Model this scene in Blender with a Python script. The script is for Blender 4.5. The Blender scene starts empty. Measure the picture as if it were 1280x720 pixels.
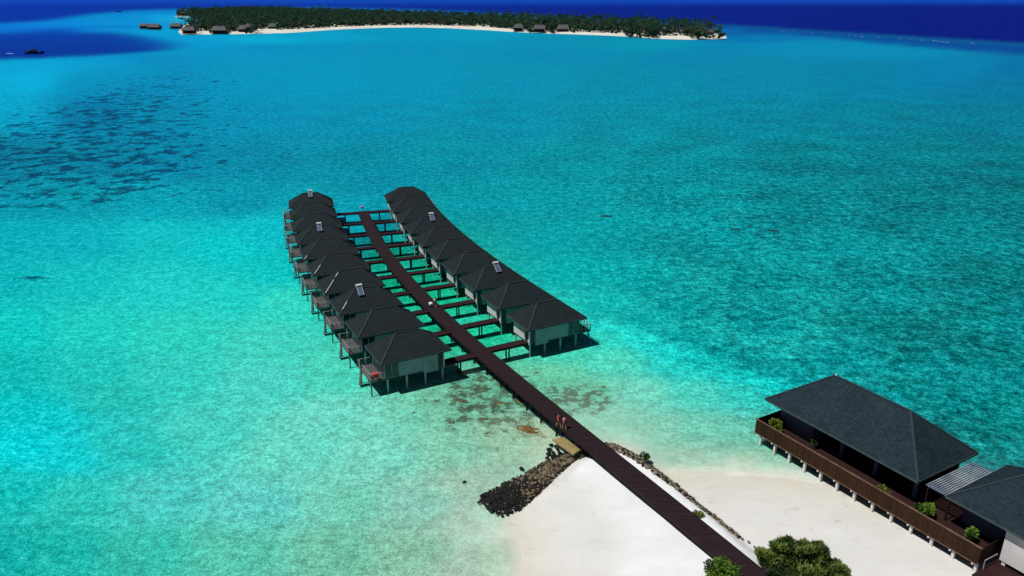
import bpy, bmesh, math, random
import numpy as np
from mathutils import Vector, Matrix
random.seed(7); rng = np.random.default_rng(7)
PI = math.pi
scn = bpy.context.scene
col = scn.collection

# ------------------------------------------------------------------ camera
F = 975.0; CAM_H = 48.0; HORIZON = -4.0
PITCH = math.atan((360 - HORIZON) / F)
cc, ss = math.cos(PITCH), math.sin(PITCH)
cam_d = bpy.data.cameras.new('camera'); cam = bpy.data.objects.new('camera', cam_d); col.objects.link(cam)
cam.location = (0, 0, CAM_H); cam.rotation_euler = (PI/2 - PITCH, 0, 0)
cam_d.sensor_width = 36; cam_d.lens = 36 * F / 1280; cam_d.clip_start = 0.5; cam_d.clip_end = 200000
scn.camera = cam

def G(x, y, z=0.0):
    """world point at height z seen at photo pixel (x, y): survey helper"""
    a = (x - 640) / F; b = (360 - y) / F
    dy, dz = cc + b*ss, -ss + b*cc
    t = (z - CAM_H) / dz
    return Vector((a*t, dy*t, z))

# ------------------------------------------------------------------ light
SUN_EL = math.radians(62)
sx, sy = -0.88, -0.475                      # horizontal direction towards the sun
n = math.hypot(sx, sy); sx /= n; sy /= n
sun_vec = Vector((sx*math.cos(SUN_EL), sy*math.cos(SUN_EL), math.sin(SUN_EL)))
sd = bpy.data.lights.new('sun', 'SUN'); sd.energy = 5.0; sd.angle = math.radians(0.5); sd.color = (1, 0.975, 0.94)
so = bpy.data.objects.new('sun', sd); col.objects.link(so); so.location = (-60, -30, 120)
so.rotation_euler = sun_vec.to_track_quat('Z', 'Y').to_euler()
w = bpy.data.worlds.new('World'); scn.world = w; w.use_nodes = True
nt = w.node_tree; nt.nodes.clear()
sky = nt.nodes.new('ShaderNodeTexSky'); sky.sky_type = 'NISHITA'; sky.sun_disc = False
sky.sun_elevation = SUN_EL; sky.sun_rotation = math.atan2(sx, sy); sky.altitude = 50; sky.air_density = .45; sky.dust_density = .4
bg = nt.nodes.new('ShaderNodeBackground'); bg.inputs[1].default_value = 0.05
ow = nt.nodes.new('ShaderNodeOutputWorld'); nt.links.new(sky.outputs[0], bg.inputs[0]); nt.links.new(bg.outputs[0], ow.inputs[0])
scn.view_settings.view_transform = 'Standard'; scn.view_settings.look = 'None'
scn.view_settings.exposure = -0.22; scn.view_settings.gamma = 1.0
scn.render.engine = 'CYCLES'
scn.cycles.use_denoising = True
scn.cycles.max_bounces = 6; scn.cycles.diffuse_bounces = 3; scn.cycles.transparent_max_bounces = 12
scn.cycles.caustics_reflective = False; scn.cycles.caustics_refractive = False

# ------------------------------------------------------------------ materials
def srgb(r, g, b):
    f = lambda v: (v/255/12.92) if v/255 <= .04045 else ((v/255+.055)/1.055)**2.4
    return (f(r), f(g), f(b), 1)
class M:
    def __init__(s, name):
        s.m = bpy.data.materials.new(name); s.m.use_nodes = True; s.nt = s.m.node_tree
        s.N = s.nt.nodes; s.L = s.nt.links; s.b = s.N['Principled BSDF']
    def n(s, t, **k):
        o = s.N.new(t)
        for a, v in k.items(): setattr(o, a, v)
        return o
    def link(s, a, b): s.L.new(a, b)
def math_node(s, op, a, b=None, clamp=False):
    o = s.n('ShaderNodeMath', operation=op); o.use_clamp = clamp
    for i, v in enumerate((a, b)):
        if v is None: continue
        if hasattr(v, 'links'): s.link(v, o.inputs[i])
        else: o.inputs[i].default_value = v
    return o.outputs[0]
def mapr(s, v, a, b, c=0, d=1):
    o = s.n('ShaderNodeMapRange'); s.link(v, o.inputs[0])
    for i, q in enumerate((a, b, c, d)): o.inputs[i+1].default_value = q
    return o.outputs[0]
def noise(s, vec, scale, detail=3, rough=.55):
    o = s.n('ShaderNodeTexNoise'); o.inputs['Scale'].default_value = scale
    o.inputs['Detail'].default_value = detail; o.inputs['Roughness'].default_value = rough
    if vec is not None: s.link(vec, o.inputs['Vector'])
    return o.outputs[0]
def mix(s, fac, a, b, typ='MIX'):
    o = s.n('ShaderNodeMix', data_type='RGBA', blend_type=typ)
    for sock, v in ((o.inputs[0], fac), (o.inputs[6], a), (o.inputs[7], b)):
        if hasattr(v, 'links'): s.link(v, sock)
        else: sock.default_value = v
    return o.outputs[2]
def simple(name, c, c2=None, scale=1.5, rough=.8, spec=.25, bump=0.0, stretch=(1, 1, 1), detail=4, geo='Object'):
    s = M(name)
    tc = s.n('ShaderNodeTexCoord'); mp = s.n('ShaderNodeMapping'); mp.inputs['Scale'].default_value = stretch
    s.link(tc.outputs[geo], mp.inputs[0])
    nz = noise(s, mp.outputs[0], scale, detail)
    c2 = c2 or tuple(v*.7 for v in c[:3]) + (1,)
    f = mapr(s, nz, .35, .65)
    s.link(mix(s, f, c, c2), s.b.inputs['Base Color'])
    s.b.inputs['Roughness'].default_value = rough; s.b.inputs['Specular IOR Level'].default_value = spec
    if bump:
        bp = s.n('ShaderNodeBump'); bp.inputs['Distance'].default_value = bump; bp.inputs['Strength'].default_value = .8
        s.link(nz, bp.inputs['Height']); s.link(bp.outputs[0], s.b.inputs['Normal'])
    return s.m
def rowed(name, c, c2, axis, pitch, rough=.8, gap=.12, gapcol=None, jitter=.5, spec=.2):
    """boards or shingle courses running across one object axis"""
    s = M(name); tc = s.n('ShaderNodeTexCoord'); sp = s.n('ShaderNodeSeparateXYZ'); s.link(tc.outputs['Object'], sp.inputs[0])
    q = math_node(s, 'DIVIDE', sp.outputs[axis], pitch)
    fl = math_node(s, 'FLOOR', q); fr = math_node(s, 'FRACT', q)
    wn = s.n('ShaderNodeTexWhiteNoise', noise_dimensions='1D'); s.link(fl, wn.inputs['W'])
    nz = noise(s, tc.outputs['Object'], 2.2, 5, .65)
    v = math_node(s, 'ADD', math_node(s, 'MULTIPLY', wn.outputs[0], jitter), math_node(s, 'MULTIPLY', mapr(s, nz, .3, .7), 1-jitter))
    base = mix(s, v, c, c2)
    g = math_node(s, 'LESS_THAN', fr, gap)
    gc = gapcol or tuple(x*.35 for x in c[:3]) + (1,)
    s.link(mix(s, g, base, gc), s.b.inputs['Base Color'])
    s.b.inputs['Roughness'].default_value = rough; s.b.inputs['Specular IOR Level'].default_value = spec
    bp = s.n('ShaderNodeBump'); bp.inputs['Distance'].default_value = .02
    s.link(fr, bp.inputs['Height']); s.link(bp.outputs[0], s.b.inputs['Normal'])
    return s.m

def shingles(name, c, c2, z_pitch=.17, width=.34):
    """asphalt shingles: courses stepped up the slope, cut into tabs of different tone"""
    s = M(name); tc = s.n('ShaderNodeTexCoord'); sp = s.n('ShaderNodeSeparateXYZ'); s.link(tc.outputs['Object'], sp.inputs[0])
    row = math_node(s, 'FLOOR', math_node(s, 'DIVIDE', sp.outputs[2], z_pitch))
    fr = math_node(s, 'FRACT', math_node(s, 'DIVIDE', sp.outputs[2], z_pitch))
    off = math_node(s, 'MULTIPLY', row, .47)
    cb = s.n('ShaderNodeCombineXYZ')
    s.link(math_node(s, 'FLOOR', math_node(s, 'ADD', math_node(s, 'DIVIDE', sp.outputs[0], width), off)), cb.inputs[0])
    s.link(math_node(s, 'FLOOR', math_node(s, 'ADD', math_node(s, 'DIVIDE', sp.outputs[1], width), off)), cb.inputs[1])
    s.link(row, cb.inputs[2])
    wn = s.n('ShaderNodeTexWhiteNoise', noise_dimensions='3D'); s.link(cb.outputs[0], wn.inputs['Vector'])
    big = mapr(s, noise(s, tc.outputs['Object'], .35, 3), .3, .7)
    v = math_node(s, 'ADD', math_node(s, 'MULTIPLY', wn.outputs[0], .62), math_node(s, 'MULTIPLY', big, .38))
    base = mix(s, v, c, c2)
    g = math_node(s, 'LESS_THAN', fr, .13)
    s.link(mix(s, g, base, tuple(x*.75 for x in c[:3]) + (1,)), s.b.inputs['Base Color'])
    s.b.inputs['Roughness'].default_value = .85; s.b.inputs['Specular IOR Level'].default_value = .18
    bp = s.n('ShaderNodeBump'); bp.inputs['Distance'].default_value = .025
    s.link(fr, bp.inputs['Height']); s.link(bp.outputs[0], s.b.inputs['Normal'])
    return s.m

MT = {}
MT['roof'] = shingles('villa_shingles', (.0075, .012, .0145, 1), (.017, .026, .030, 1))
MT['cap'] = simple('ridge_cap', (.019, .027, .031, 1), (.027, .036, .040, 1), 3, .8)
MT['roof2'] = shingles('club_shingles', (.006, .014, .020, 1), (.018, .034, .045, 1))
MT['cap2'] = simple('club_ridge_cap', (.026, .042, .052, 1), (.018, .032, .042, 1), 3, .8)
MT['fascia'] = simple('fascia_paint', (.05, .075, .075, 1), (.035, .055, .055, 1), 2)
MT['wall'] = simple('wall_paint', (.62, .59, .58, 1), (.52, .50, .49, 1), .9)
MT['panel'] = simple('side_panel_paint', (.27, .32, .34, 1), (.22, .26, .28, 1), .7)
MT['greywall'] = simple('grey_lilac_wall', (.16, .15, .2, 1), (.12, .115, .155, 1), .6)
MT['white'] = simple('white_paint', (.72, .7, .68, 1), (.55, .54, .52, 1), 3)
MT['screen'] = rowed('blue_grey_screen', (.06, .085, .11, 1), (.04, .06, .085, 1), 2, .12)
MT['glass'] = simple('dark_glass', (.012, .028, .036, 1), (.006, .016, .02, 1), .8, .08, .5)
MT['frame'] = simple('window_frame', (.25, .28, .28, 1), (.2, .22, .22, 1), 2)
MT['deck'] = rowed('grey_deck_boards', (.10, .105, .105, 1), (.06, .065, .065, 1), 1, .15)
MT['rail'] = simple('pale_pink_wood', (.32, .28, .265, 1), (.17, .155, .15, 1), 3)
MT['post'] = simple('concrete_post', (.38, .42, .39, 1), (.2, .25, .22, 1), 1.5, stretch=(1, 1, .6))
MT['darkpost'] = simple('dark_deck_post', (.12, .12, .11, 1), (.05, .055, .05, 1), 2)  # darker than the house posts, for outer deck posts and stairs
MT['door'] = simple('dark_door', (.015, .012, .012, 1), (.008, .006, .006, 1), 2)
MT['pier'] = rowed('dark_pier_boards', (.026, .013, .017, 1), (.009, .0045, .0065, 1), 1, .16, gap=.1)
MT['pierbeam'] = simple('dark_red_beam', (.026, .007, .008, 1), (.009, .0035, .004, 1), 1.2)
MT['jetty'] = rowed('dark_red_boards', (.034, .010, .015, 1), (.018, .006, .009, 1), 0, .16)
MT['tank'] = simple('steel_tank', (.8, .8, .8, 1), (.6, .6, .62, 1), 4, .3, .5)
MT['solar'] = rowed('collector_tubes', (.10, .14, .24, 1), (.05, .08, .15, 1), 0, .16, rough=.15, spec=.6)
MT['alu'] = simple('aluminium_frame', (.4, .42, .45, 1), (.3, .31, .34, 1), 3, .4, .5)
MT['rust'] = simple('rust_frame', (.16, .07, .03, 1), (.1, .04, .02, 1), 3)
MT['fence'] = rowed('brown_fence_boards', (.044, .018, .006, 1), (.017, .0065, .0025, 1), 1, .2, gap=.14, jitter=.65)
MT['fencetop'] = simple('weathered_cap_rail', (.16, .09, .06, 1), (.09, .05, .035, 1), 1.5)
MT['clubdeck'] = rowed('red_brown_deck_boards', (.035, .012, .011, 1), (.018, .006, .006, 1), 0, .16)
MT['slat'] = simple('weathered_pergola_slat', (.28, .31, .31, 1), (.10, .14, .22, 1), .5)
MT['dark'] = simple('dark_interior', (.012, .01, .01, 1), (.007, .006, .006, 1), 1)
MT['pot'] = simple('dark_planter', (.04, .03, .028, 1), (.028, .02, .02, 1), 2)
MT['leafy'] = simple('yellow_green_leaves', (.17, .21, .02, 1), (.075, .12, .015, 1), 4, geo='Object')
MT['leafd'] = simple('dark_green_leaves', (.045, .085, .018, 1), (.02, .042, .012, 1), 4)
MT['leafg'] = simple('bright_green_leaves', (.16, .27, .03, 1), (.05, .12, .012, 1), 6)
MT['leafc'] = simple('olive_green_needles', (.24, .30, .06, 1), (.06, .10, .024, 1), 1.1)
MT['bark'] = simple('grey_bark', (.12, .09, .07, 1), (.07, .05, .04, 1), 4)
MT['rock'] = simple('groyne_rock', (.24, .18, .10, 1), (.07, .055, .035, 1), 1.6, bump=.05)
MT['rockdark'] = simple('wet_dark_rock', (.013, .012, .011, 1), (.004, .004, .004, 1), 2, bump=.05)
MT['rockgrey'] = simple('grey_rock', (.24, .21, .16, 1), (.09, .08, .06, 1), 1.2, bump=.05)
MT['coral'] = simple('brown_coral_rock', (.20, .11, .03, 1), (.07, .05, .02, 1), 1.3, bump=.05)
MT['coralgrey'] = simple('grey_green_coral_rock', (.09, .085, .035, 1), (.03, .045, .025, 1), 1.3, bump=.05)
MT['coraldeep'] = simple('deep_teal_coral', (.005, .05, .06, 1), (.003, .03, .04, 1), 1.3)
MT['slab'] = simple('mossy_concrete', (.32, .25, .11, 1), (.2, .16, .06, 1), 1.1, bump=.02)
MT['palm'] = simple('palm_crown', (.008, .036, .020, 1), (.003, .014, .011, 1), .12, spec=.1, geo='Object')
MT['palml'] = simple('light_palm_crown', (.018, .058, .022, 1), (.008, .032, .016, 1), .12, spec=.1)
MT['thatch'] = simple('grey_thatch', (.11, .105, .11, 1), (.05, .05, .055, 1), .6)
MT['farwood'] = simple('dark_hut_wood', (.03, .022, .02, 1), (.018, .014, .014, 1), .6)
MT['farsand'] = simple('far_beach_sand', (.68, .66, .58, 1), (.58, .56, .48, 1), .03)
MT['boat'] = simple('boat_hull', (.02, .03, .07, 1), (.012, .02, .05, 1), .6)
MT['boatroof'] = simple('boat_canopy', (.05, .07, .14, 1), (.03, .045, .1, 1), .6)
MT['foam'] = simple('foam', (.4, .55, .66, 1), (.25, .4, .55, 1), .5)
MT['skin'] = simple('skin', (.45, .24, .16, 1), (.38, .2, .13, 1), 5)
MT['shirtw'] = simple('white_shirt', (.75, .78, .8, 1), (.6, .65, .7, 1), 5)
MT['navy'] = simple('navy_cloth', (.015, .025, .09, 1), (.01, .015, .05, 1), 5)
MT['redcloth'] = simple('red_cloth', (.55, .06, .05, 1), (.4, .04, .04, 1), 5)
MT['pinkcloth'] = simple('pink_cloth', (.7, .35, .35, 1), (.6, .28, .3, 1), 5)
MT['darkcloth'] = simple('dark_red_cloth', (.12, .02, .02, 1), (.08, .015, .015, 1), 5)
MT['hair'] = simple('dark_hair', (.02, .013, .01, 1), (.012, .01, .008, 1), 5)
MT['pinkbuoy'] = simple('magenta_plastic', (.4, .1, .3, 1), (.3, .08, .25, 1), 3)

# ------------------------------------------------------------------ mesh helpers
class MB:
    def __init__(s): s.v = []; s.f = []; s.mi = []
    def add(s, vs, fs, mi=0):
        o = len(s.v); s.v += [tuple(p) for p in vs]; s.f += [tuple(i+o for i in f) for f in fs]; s.mi += [mi]*len(fs)
        return s
    def box(s, x0, x1, y0, y1, z0, z1, mi=0):
        if x0 > x1: x0, x1 = x1, x0
        if y0 > y1: y0, y1 = y1, y0
        return s.add([(x0,y0,z0),(x1,y0,z0),(x1,y1,z0),(x0,y1,z0),(x0,y0,z1),(x1,y0,z1),(x1,y1,z1),(x0,y1,z1)],
                     [(0,3,2,1),(4,5,6,7),(0,1,5,4),(1,2,6,5),(2,3,7,6),(3,0,4,7)], mi)
    def bar(s, a, b, w, h=None, mi=0):
        h = h or w; a = Vector(a); b = Vector(b); d = (b-a).normalized()
        up = Vector((0,0,1)) if abs(d.z) < .95 else Vector((1,0,0))
        u = d.cross(up).normalized()*(w/2); v = u.normalized().cross(d).normalized()*(h/2)
        return s.add([a-u-v, a+u-v, a+u+v, a-u+v, b-u-v, b+u-v, b+u+v, b-u+v],
                     [(0,1,2,3),(7,6,5,4),(0,4,5,1),(1,5,6,2),(2,6,7,3),(3,7,4,0)], mi)
    def cyl(s, a, b, r0, r1=None, k=8, mi=0):
        r1 = r0 if r1 is None else r1
        a = Vector(a); b = Vector(b); d = (b-a).normalized()
        up = Vector((0,0,1)) if abs(d.z) < .9 else Vector((1,0,0))
        u = d.cross(up).normalized(); v = u.cross(d)
        vs = []
        for c, r in ((a, r0), (b, r1)):
            for i in range(k):
                t = 2*PI*i/k; vs.append(c + u*(math.cos(t)*r) + v*(math.sin(t)*r))
        fs = [(i, (i+1) % k, k+(i+1) % k, k+i) for i in range(k)] + [tuple(range(k))[::-1], tuple(range(k, 2*k))]
        return s.add(vs, fs, mi)
    def blob(s, c, r, seed=0, sq=(1,1,1), amp=.25, sub=1, mi=0):
        bm = bmesh.new(); bmesh.ops.create_icosphere(bm, subdivisions=sub, radius=1)
        rr = random.Random(seed)
        vs = []
        for v in bm.verts:
            k = 1 + rr.uniform(-amp, amp)
            vs.append((c[0]+v.co.x*r*k*sq[0], c[1]+v.co.y*r*k*sq[1], c[2]+v.co.z*r*k*sq[2]))
        fs = [tuple(v.index for v in f.verts) for f in bm.faces]; bm.free()
        return s.add(vs, fs, mi)
    def mesh(s, name, mats, smooth=False, mirror=False):
        me = bpy.data.meshes.new(name)
        vs = [(-x, y, z) for x, y, z in s.v] if mirror else s.v
        me.from_pydata(vs, [], s.f)
        for m in (mats if isinstance(mats, (list, tuple)) else [mats]): me.materials.append(m)
        me.polygons.foreach_set('material_index', s.mi)
        if smooth: me.polygons.foreach_set('use_smooth', [True]*len(me.polygons))
        if len(s.v) < 60000:
            bm = bmesh.new(); bm.from_mesh(me); bmesh.ops.recalc_face_normals(bm, faces=bm.faces); bm.to_mesh(me); bm.free()
        me.update(); return me
    def build(s, name, mats, parent=None, smooth=False, mirror=False):
        o = bpy.data.objects.new(name, s.mesh(name, mats, smooth, mirror)); col.objects.link(o)
        if parent: o.parent = parent
        return o
def tag(o, label=None, cat=None, group=None, kind=None):
    if label: o['label'] = label
    if cat: o['category'] = cat
    if group: o['group'] = group
    if kind: o['kind'] = kind
    return o
def empty(name, loc=(0,0,0), rz=0):
    o = bpy.data.objects.new(name, None); col.objects.link(o); o.location = loc; o.rotation_euler = (0,0,rz)
    o.empty_display_size = .5; return o
def copy_tree(o, parent=None):
    c = o.copy(); col.objects.link(c); c.parent = parent
    for ch in [k for k in bpy.data.objects if k.parent == o]: copy_tree(ch, c)
    return c
def children_map(o): return [k for k in bpy.data.objects if k.parent == o]

# ------------------------------------------------------------------ survey: rows of villas, pier line
RA = [(671.4,378.3),(636,355.3),(606.6,335.3),(580.2,314.5),(559.4,299.2),(542.8,284.6),(529.6,270.7),(516,258),(505.3,246),(499.4,234.2)]
LA = [(494,416.5),(463,388.7),(442.5,362.9),(425.8,337.6),(408.3,317.7),(400,298.7),(391.8,282.5),(383,268),(377,256),(379,241)]
ZR = 7.15
def fit_row(A, deg=3):
    P_ = np.array([G(x, y, ZR)[:2] for x, y in A]); i = np.arange(len(A))
    wt = np.ones(len(A)); wt[0] = 3; wt[-1] = 1.5
    cx = np.polyfit(i, P_[:,0], deg, w=wt); cy = np.polyfit(i, P_[:,1], deg, w=wt)
    pts = np.stack([np.polyval(cx, i), np.polyval(cy, i)], 1)
    tx = np.polyval(np.polyder(cx), i); ty = np.polyval(np.polyder(cy), i)
    return pts, np.arctan2(-tx, ty)             # heading: rotation about z so that local y follows the row
Rp, Rh = fit_row(RA); Lp, Lh = fit_row(LA)

DZ = 2.3
PL = [(450,265.5),(456,284),(463.7,298.6),(476.4,318),(487.5,333.7),(502,352.2),(508.7,363.3),(521.4,378),(553.6,410),(572,424.7),(583.7,438.3),(607.5,455),(631,475),(647.5,492.5),(672.5,516),(701,535),(720,552.5),(742.5,567.5),(770,592.5),(805,618.8),(845,651),(895,692.5)]
PR = [(458.9,264.6),(465.7,279.2),(474.4,294.7),(488,315.1),(499.2,326),(515.7,344.4),(526.2,358.5),(535,366.2),(557.3,387.6),(571,401.4),(582.8,412),(598.3,424.7),(612,435.4),(633.8,452.5),(660,475),(676,490),(695,502.5),(720,523.8),(755,552.5),(780,572.5),(820,607.5),(870,650),(920,687.5),(950,712.5)]
a = np.array([G(x, y, DZ)[:2] for x, y in PL]); b = np.array([G(x, y, DZ)[:2] for x, y in PR])
ca = np.polyfit(a[:,1], a[:,0], 4); cb_ = np.polyfit(b[:,1], b[:,0], 4)
def pier_x(y): return (np.polyval(ca, y) + np.polyval(cb_, y)) / 2
Y0P, Y1P = 36.0, 172.6
ys = np.linspace(Y0P, Y1P, 72)
slope54 = pier_x(56.0) - pier_x(55.0)
pier_pts = [((pier_x(y) if y > 55 else pier_x(55.0) + slope54*(y-55)), y) for y in ys]
def pier_at(y): return pier_x(y) if y > 55 else pier_x(55.0) + slope54*(y-55)
def pier_dir(y):
    dx = (pier_at(y+.5) - pier_at(y-.5)); v = Vector((dx, 1)); return v.normalized()
PW = 2.2

# ------------------------------------------------------------------ sand, sea bed and water
def poly(pts, z=0.2): return np.array([G(x, y, z)[:2] for x, y in pts])
mound = poly([(741,553),(760,556),(778,561),(800,572),(830,594),(862,622),(900,652),(932,680),(970,712),(1050,770),(1300,900),(1200,1100),(500,1100),(600,850),(640,770),(650,720),(652,690),(648,668),(640,650),(655,632),(690,600),(715,575),(738,566)])
mound_slope = [.9]*8 + [.5]*4 + [.085]*6 + [.45]*5
beach = poly([(765,566),(785,578),(800,584),(830,590),(860,592),(930,591),(985,595),(1060,612),(1160,640),(1400,690),(2200,900),(1500,1100),(900,1100),(800,700),(770,600)], 0)
beach_slope = [.05]*9 + [1.2]*6
groyne = poly([(600,621),(625,606),(655,592),(685,575),(712,562),(745,556),(752,566),(738,571),(712,583),(690,601),(663,627),(648,636),(633,641),(619,636),(609,629)], .2)

def seg_dist(px, py, a, b):
    ax, ay = a; bx, by = b; dx, dy = bx-ax, by-ay
    t = np.clip(((px-ax)*dx + (py-ay)*dy)/(dx*dx+dy*dy+1e-9), 0, 1)
    return np.hypot(px-ax-t*dx, py-ay-t*dy)
def inside(px, py, pg):
    r = np.zeros(px.shape, bool); n_ = len(pg); j = n_-1
    for i in range(n_):
        xi, yi = pg[i]; xj, yj = pg[j]
        c = ((yi > py) != (yj > py)) & (px < (xj-xi)*(py-yi)/(yj-yi+1e-12)+xi)
        r ^= c; j = i
    return r
def sdist(px, py, pg):
    d = np.full(px.shape, 1e9)
    for i in range(len(pg)): d = np.minimum(d, seg_dist(px, py, pg[i], pg[(i+1) % len(pg)]))
    return np.where(inside(px, py, pg), d, -d)
def land_h(px, py, pg, sl, cap):
    m = inside(px, py, pg); h = np.full(px.shape, 1e9)
    for i in range(len(pg)):
        h = np.minimum(h, seg_dist(px, py, pg[i], pg[(i+1) % len(pg)])*sl[i])
    return np.where(m, cap*np.tanh(h/cap*1.2), 0), m
def smooth_noise(px, py, s, seed):
    r = np.random.default_rng(seed); v = np.zeros(px.shape)
    for k in range(14):
        an = r.uniform(0, 2*PI); fr = r.uniform(.6, 1.8)/s; ph = r.uniform(0, 2*PI)
        v += np.sin((px*math.cos(an)+py*math.sin(an))*fr*2*PI + ph)
    return v/14**.5
def height(px, py):
    h1, m1 = land_h(px, py, mound, mound_slope, 2.2)
    h2, m2 = land_h(px, py, beach, beach_slope, .7)
    d = np.maximum(sdist(px, py, mound), sdist(px, py, beach))
    dep = -.035*np.maximum(-d, 0) - .00035*np.maximum(-d-10, 0)**2
    dep = np.maximum(dep, -4)
    h = np.where(m1 | m2, np.maximum(h1*m1, h2*m2) + .0, dep)
    rip = smooth_noise(px, py, 7, 3)*.03 + smooth_noise(px, py, 2.2, 4)*.008
    return h + rip*np.clip(np.abs(d)/3, 0, 1)

def axis(dense0, dense1, step, far0, far1, grow=1.09):
    v = list(np.arange(dense0, dense1+1e-6, step))
    s_ = step
    while v[-1] < far1: s_ *= grow; v.append(v[-1]+s_)
    s_ = step; lo = []
    x = dense0
    while x > far0: s_ *= grow; x -= s_; lo.append(x)
    return np.array(lo[::-1]+v)
def grid(name, xs, ys_, hf, mat):
    X, Y = np.meshgrid(xs, ys_); Z = hf(X, Y)
    nx, ny = len(xs), len(ys_)
    me = bpy.data.meshes.new(name)
    co = np.stack([X.ravel(), Y.ravel(), Z.ravel()], 1)
    idx = np.arange(nx*ny).reshape(ny, nx)
    q = np.stack([idx[:-1,:-1], idx[:-1,1:], idx[1:,1:], idx[1:,:-1]], -1).reshape(-1, 4)
    me.from_pydata(co.tolist(), [], q.tolist())
    me.polygons.foreach_set('use_smooth', [True]*len(me.polygons)); me.materials.append(mat)
    o = bpy.data.objects.new(name, me); col.objects.link(o)
    return o, X, Y, Z

# sand material: dry, damp and wet sand by height over the water
s = M('sand'); tc = s.n('ShaderNodeTexCoord'); sp = s.n('ShaderNodeSeparateXYZ'); s.link(tc.outputs['Object'], sp.inputs[0])
n1 = noise(s, tc.outputs['Object'], .16, 4); n2 = noise(s, tc.outputs['Object'], 3.5, 5, .7); n3 = noise(s, tc.outputs['Object'], .55, 5, .6)
hz = math_node(s, 'ADD', sp.outputs[2], math_node(s, 'MULTIPLY', math_node(s, 'SUBTRACT', n1, .5), .5))
dry = (.70, .72, .73, 1); damp = (.63, .625, .595, 1); wet = (.58, .56, .48, 1)
c = mix(s, mapr(s, hz, -.12, .0), (.74, .76, .68, 1), wet)
c = mix(s, mapr(s, hz, .05, .4), c, damp)
c = mix(s, mapr(s, hz, .72, .98), c, dry)
c = mix(s, mapr(s, n3, .35, .7, 0, .18), c, (.5, .48, .42, 1))
# drift lines left by earlier tides
mp = s.n('ShaderNodeMapping'); mp.inputs['Rotation'].default_value = (0, 0, .25); mp.inputs['Scale'].default_value = (.35, 1, 1); s.link(tc.outputs['Object'], mp.inputs[0])
nl = noise(s, mp.outputs[0], .16, 6, .55)
dl = math_node(s, 'ABSOLUTE', math_node(s, 'SUBTRACT', nl, .5))
lf = math_node(s, 'MULTIPLY', mapr(s, dl, .008, .0), mapr(s, n3, .5, .62)); lf = math_node(s, 'MULTIPLY', lf, mapr(s, hz, 1.2, .9))
c = mix(s, math_node(s, 'MULTIPLY', lf, .5), c, (.33, .32, .28, 1))
sc_ = mapr(s, noise(s, mp.outputs[0], .4, 6, .7), .3, .7, .95, 1.04)
vm = s.n('ShaderNodeVectorMath', operation='SCALE'); s.link(c, vm.inputs[0]); s.link(sc_, vm.inputs['Scale']); c = vm.outputs[0]
s.link(c, s.b.inputs['Base Color']); s.b.inputs['Roughness'].default_value = .95; s.b.inputs['Specular IOR Level'].default_value = .1
bp = s.n('ShaderNodeBump'); bp.inputs['Distance'].default_value = .03; bp.inputs['Strength'].default_value = .5
s.link(n2, bp.inputs['Height']); s.link(bp.outputs[0], s.b.inputs['Normal'])
ground, _, _, _ = grid('ground', axis(-25, 62, .55, -30000, 30000, 1.14), axis(34, 96, .55, -3000, 60000, 1.14), height, s.m)
tag(ground, kind='structure')

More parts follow.
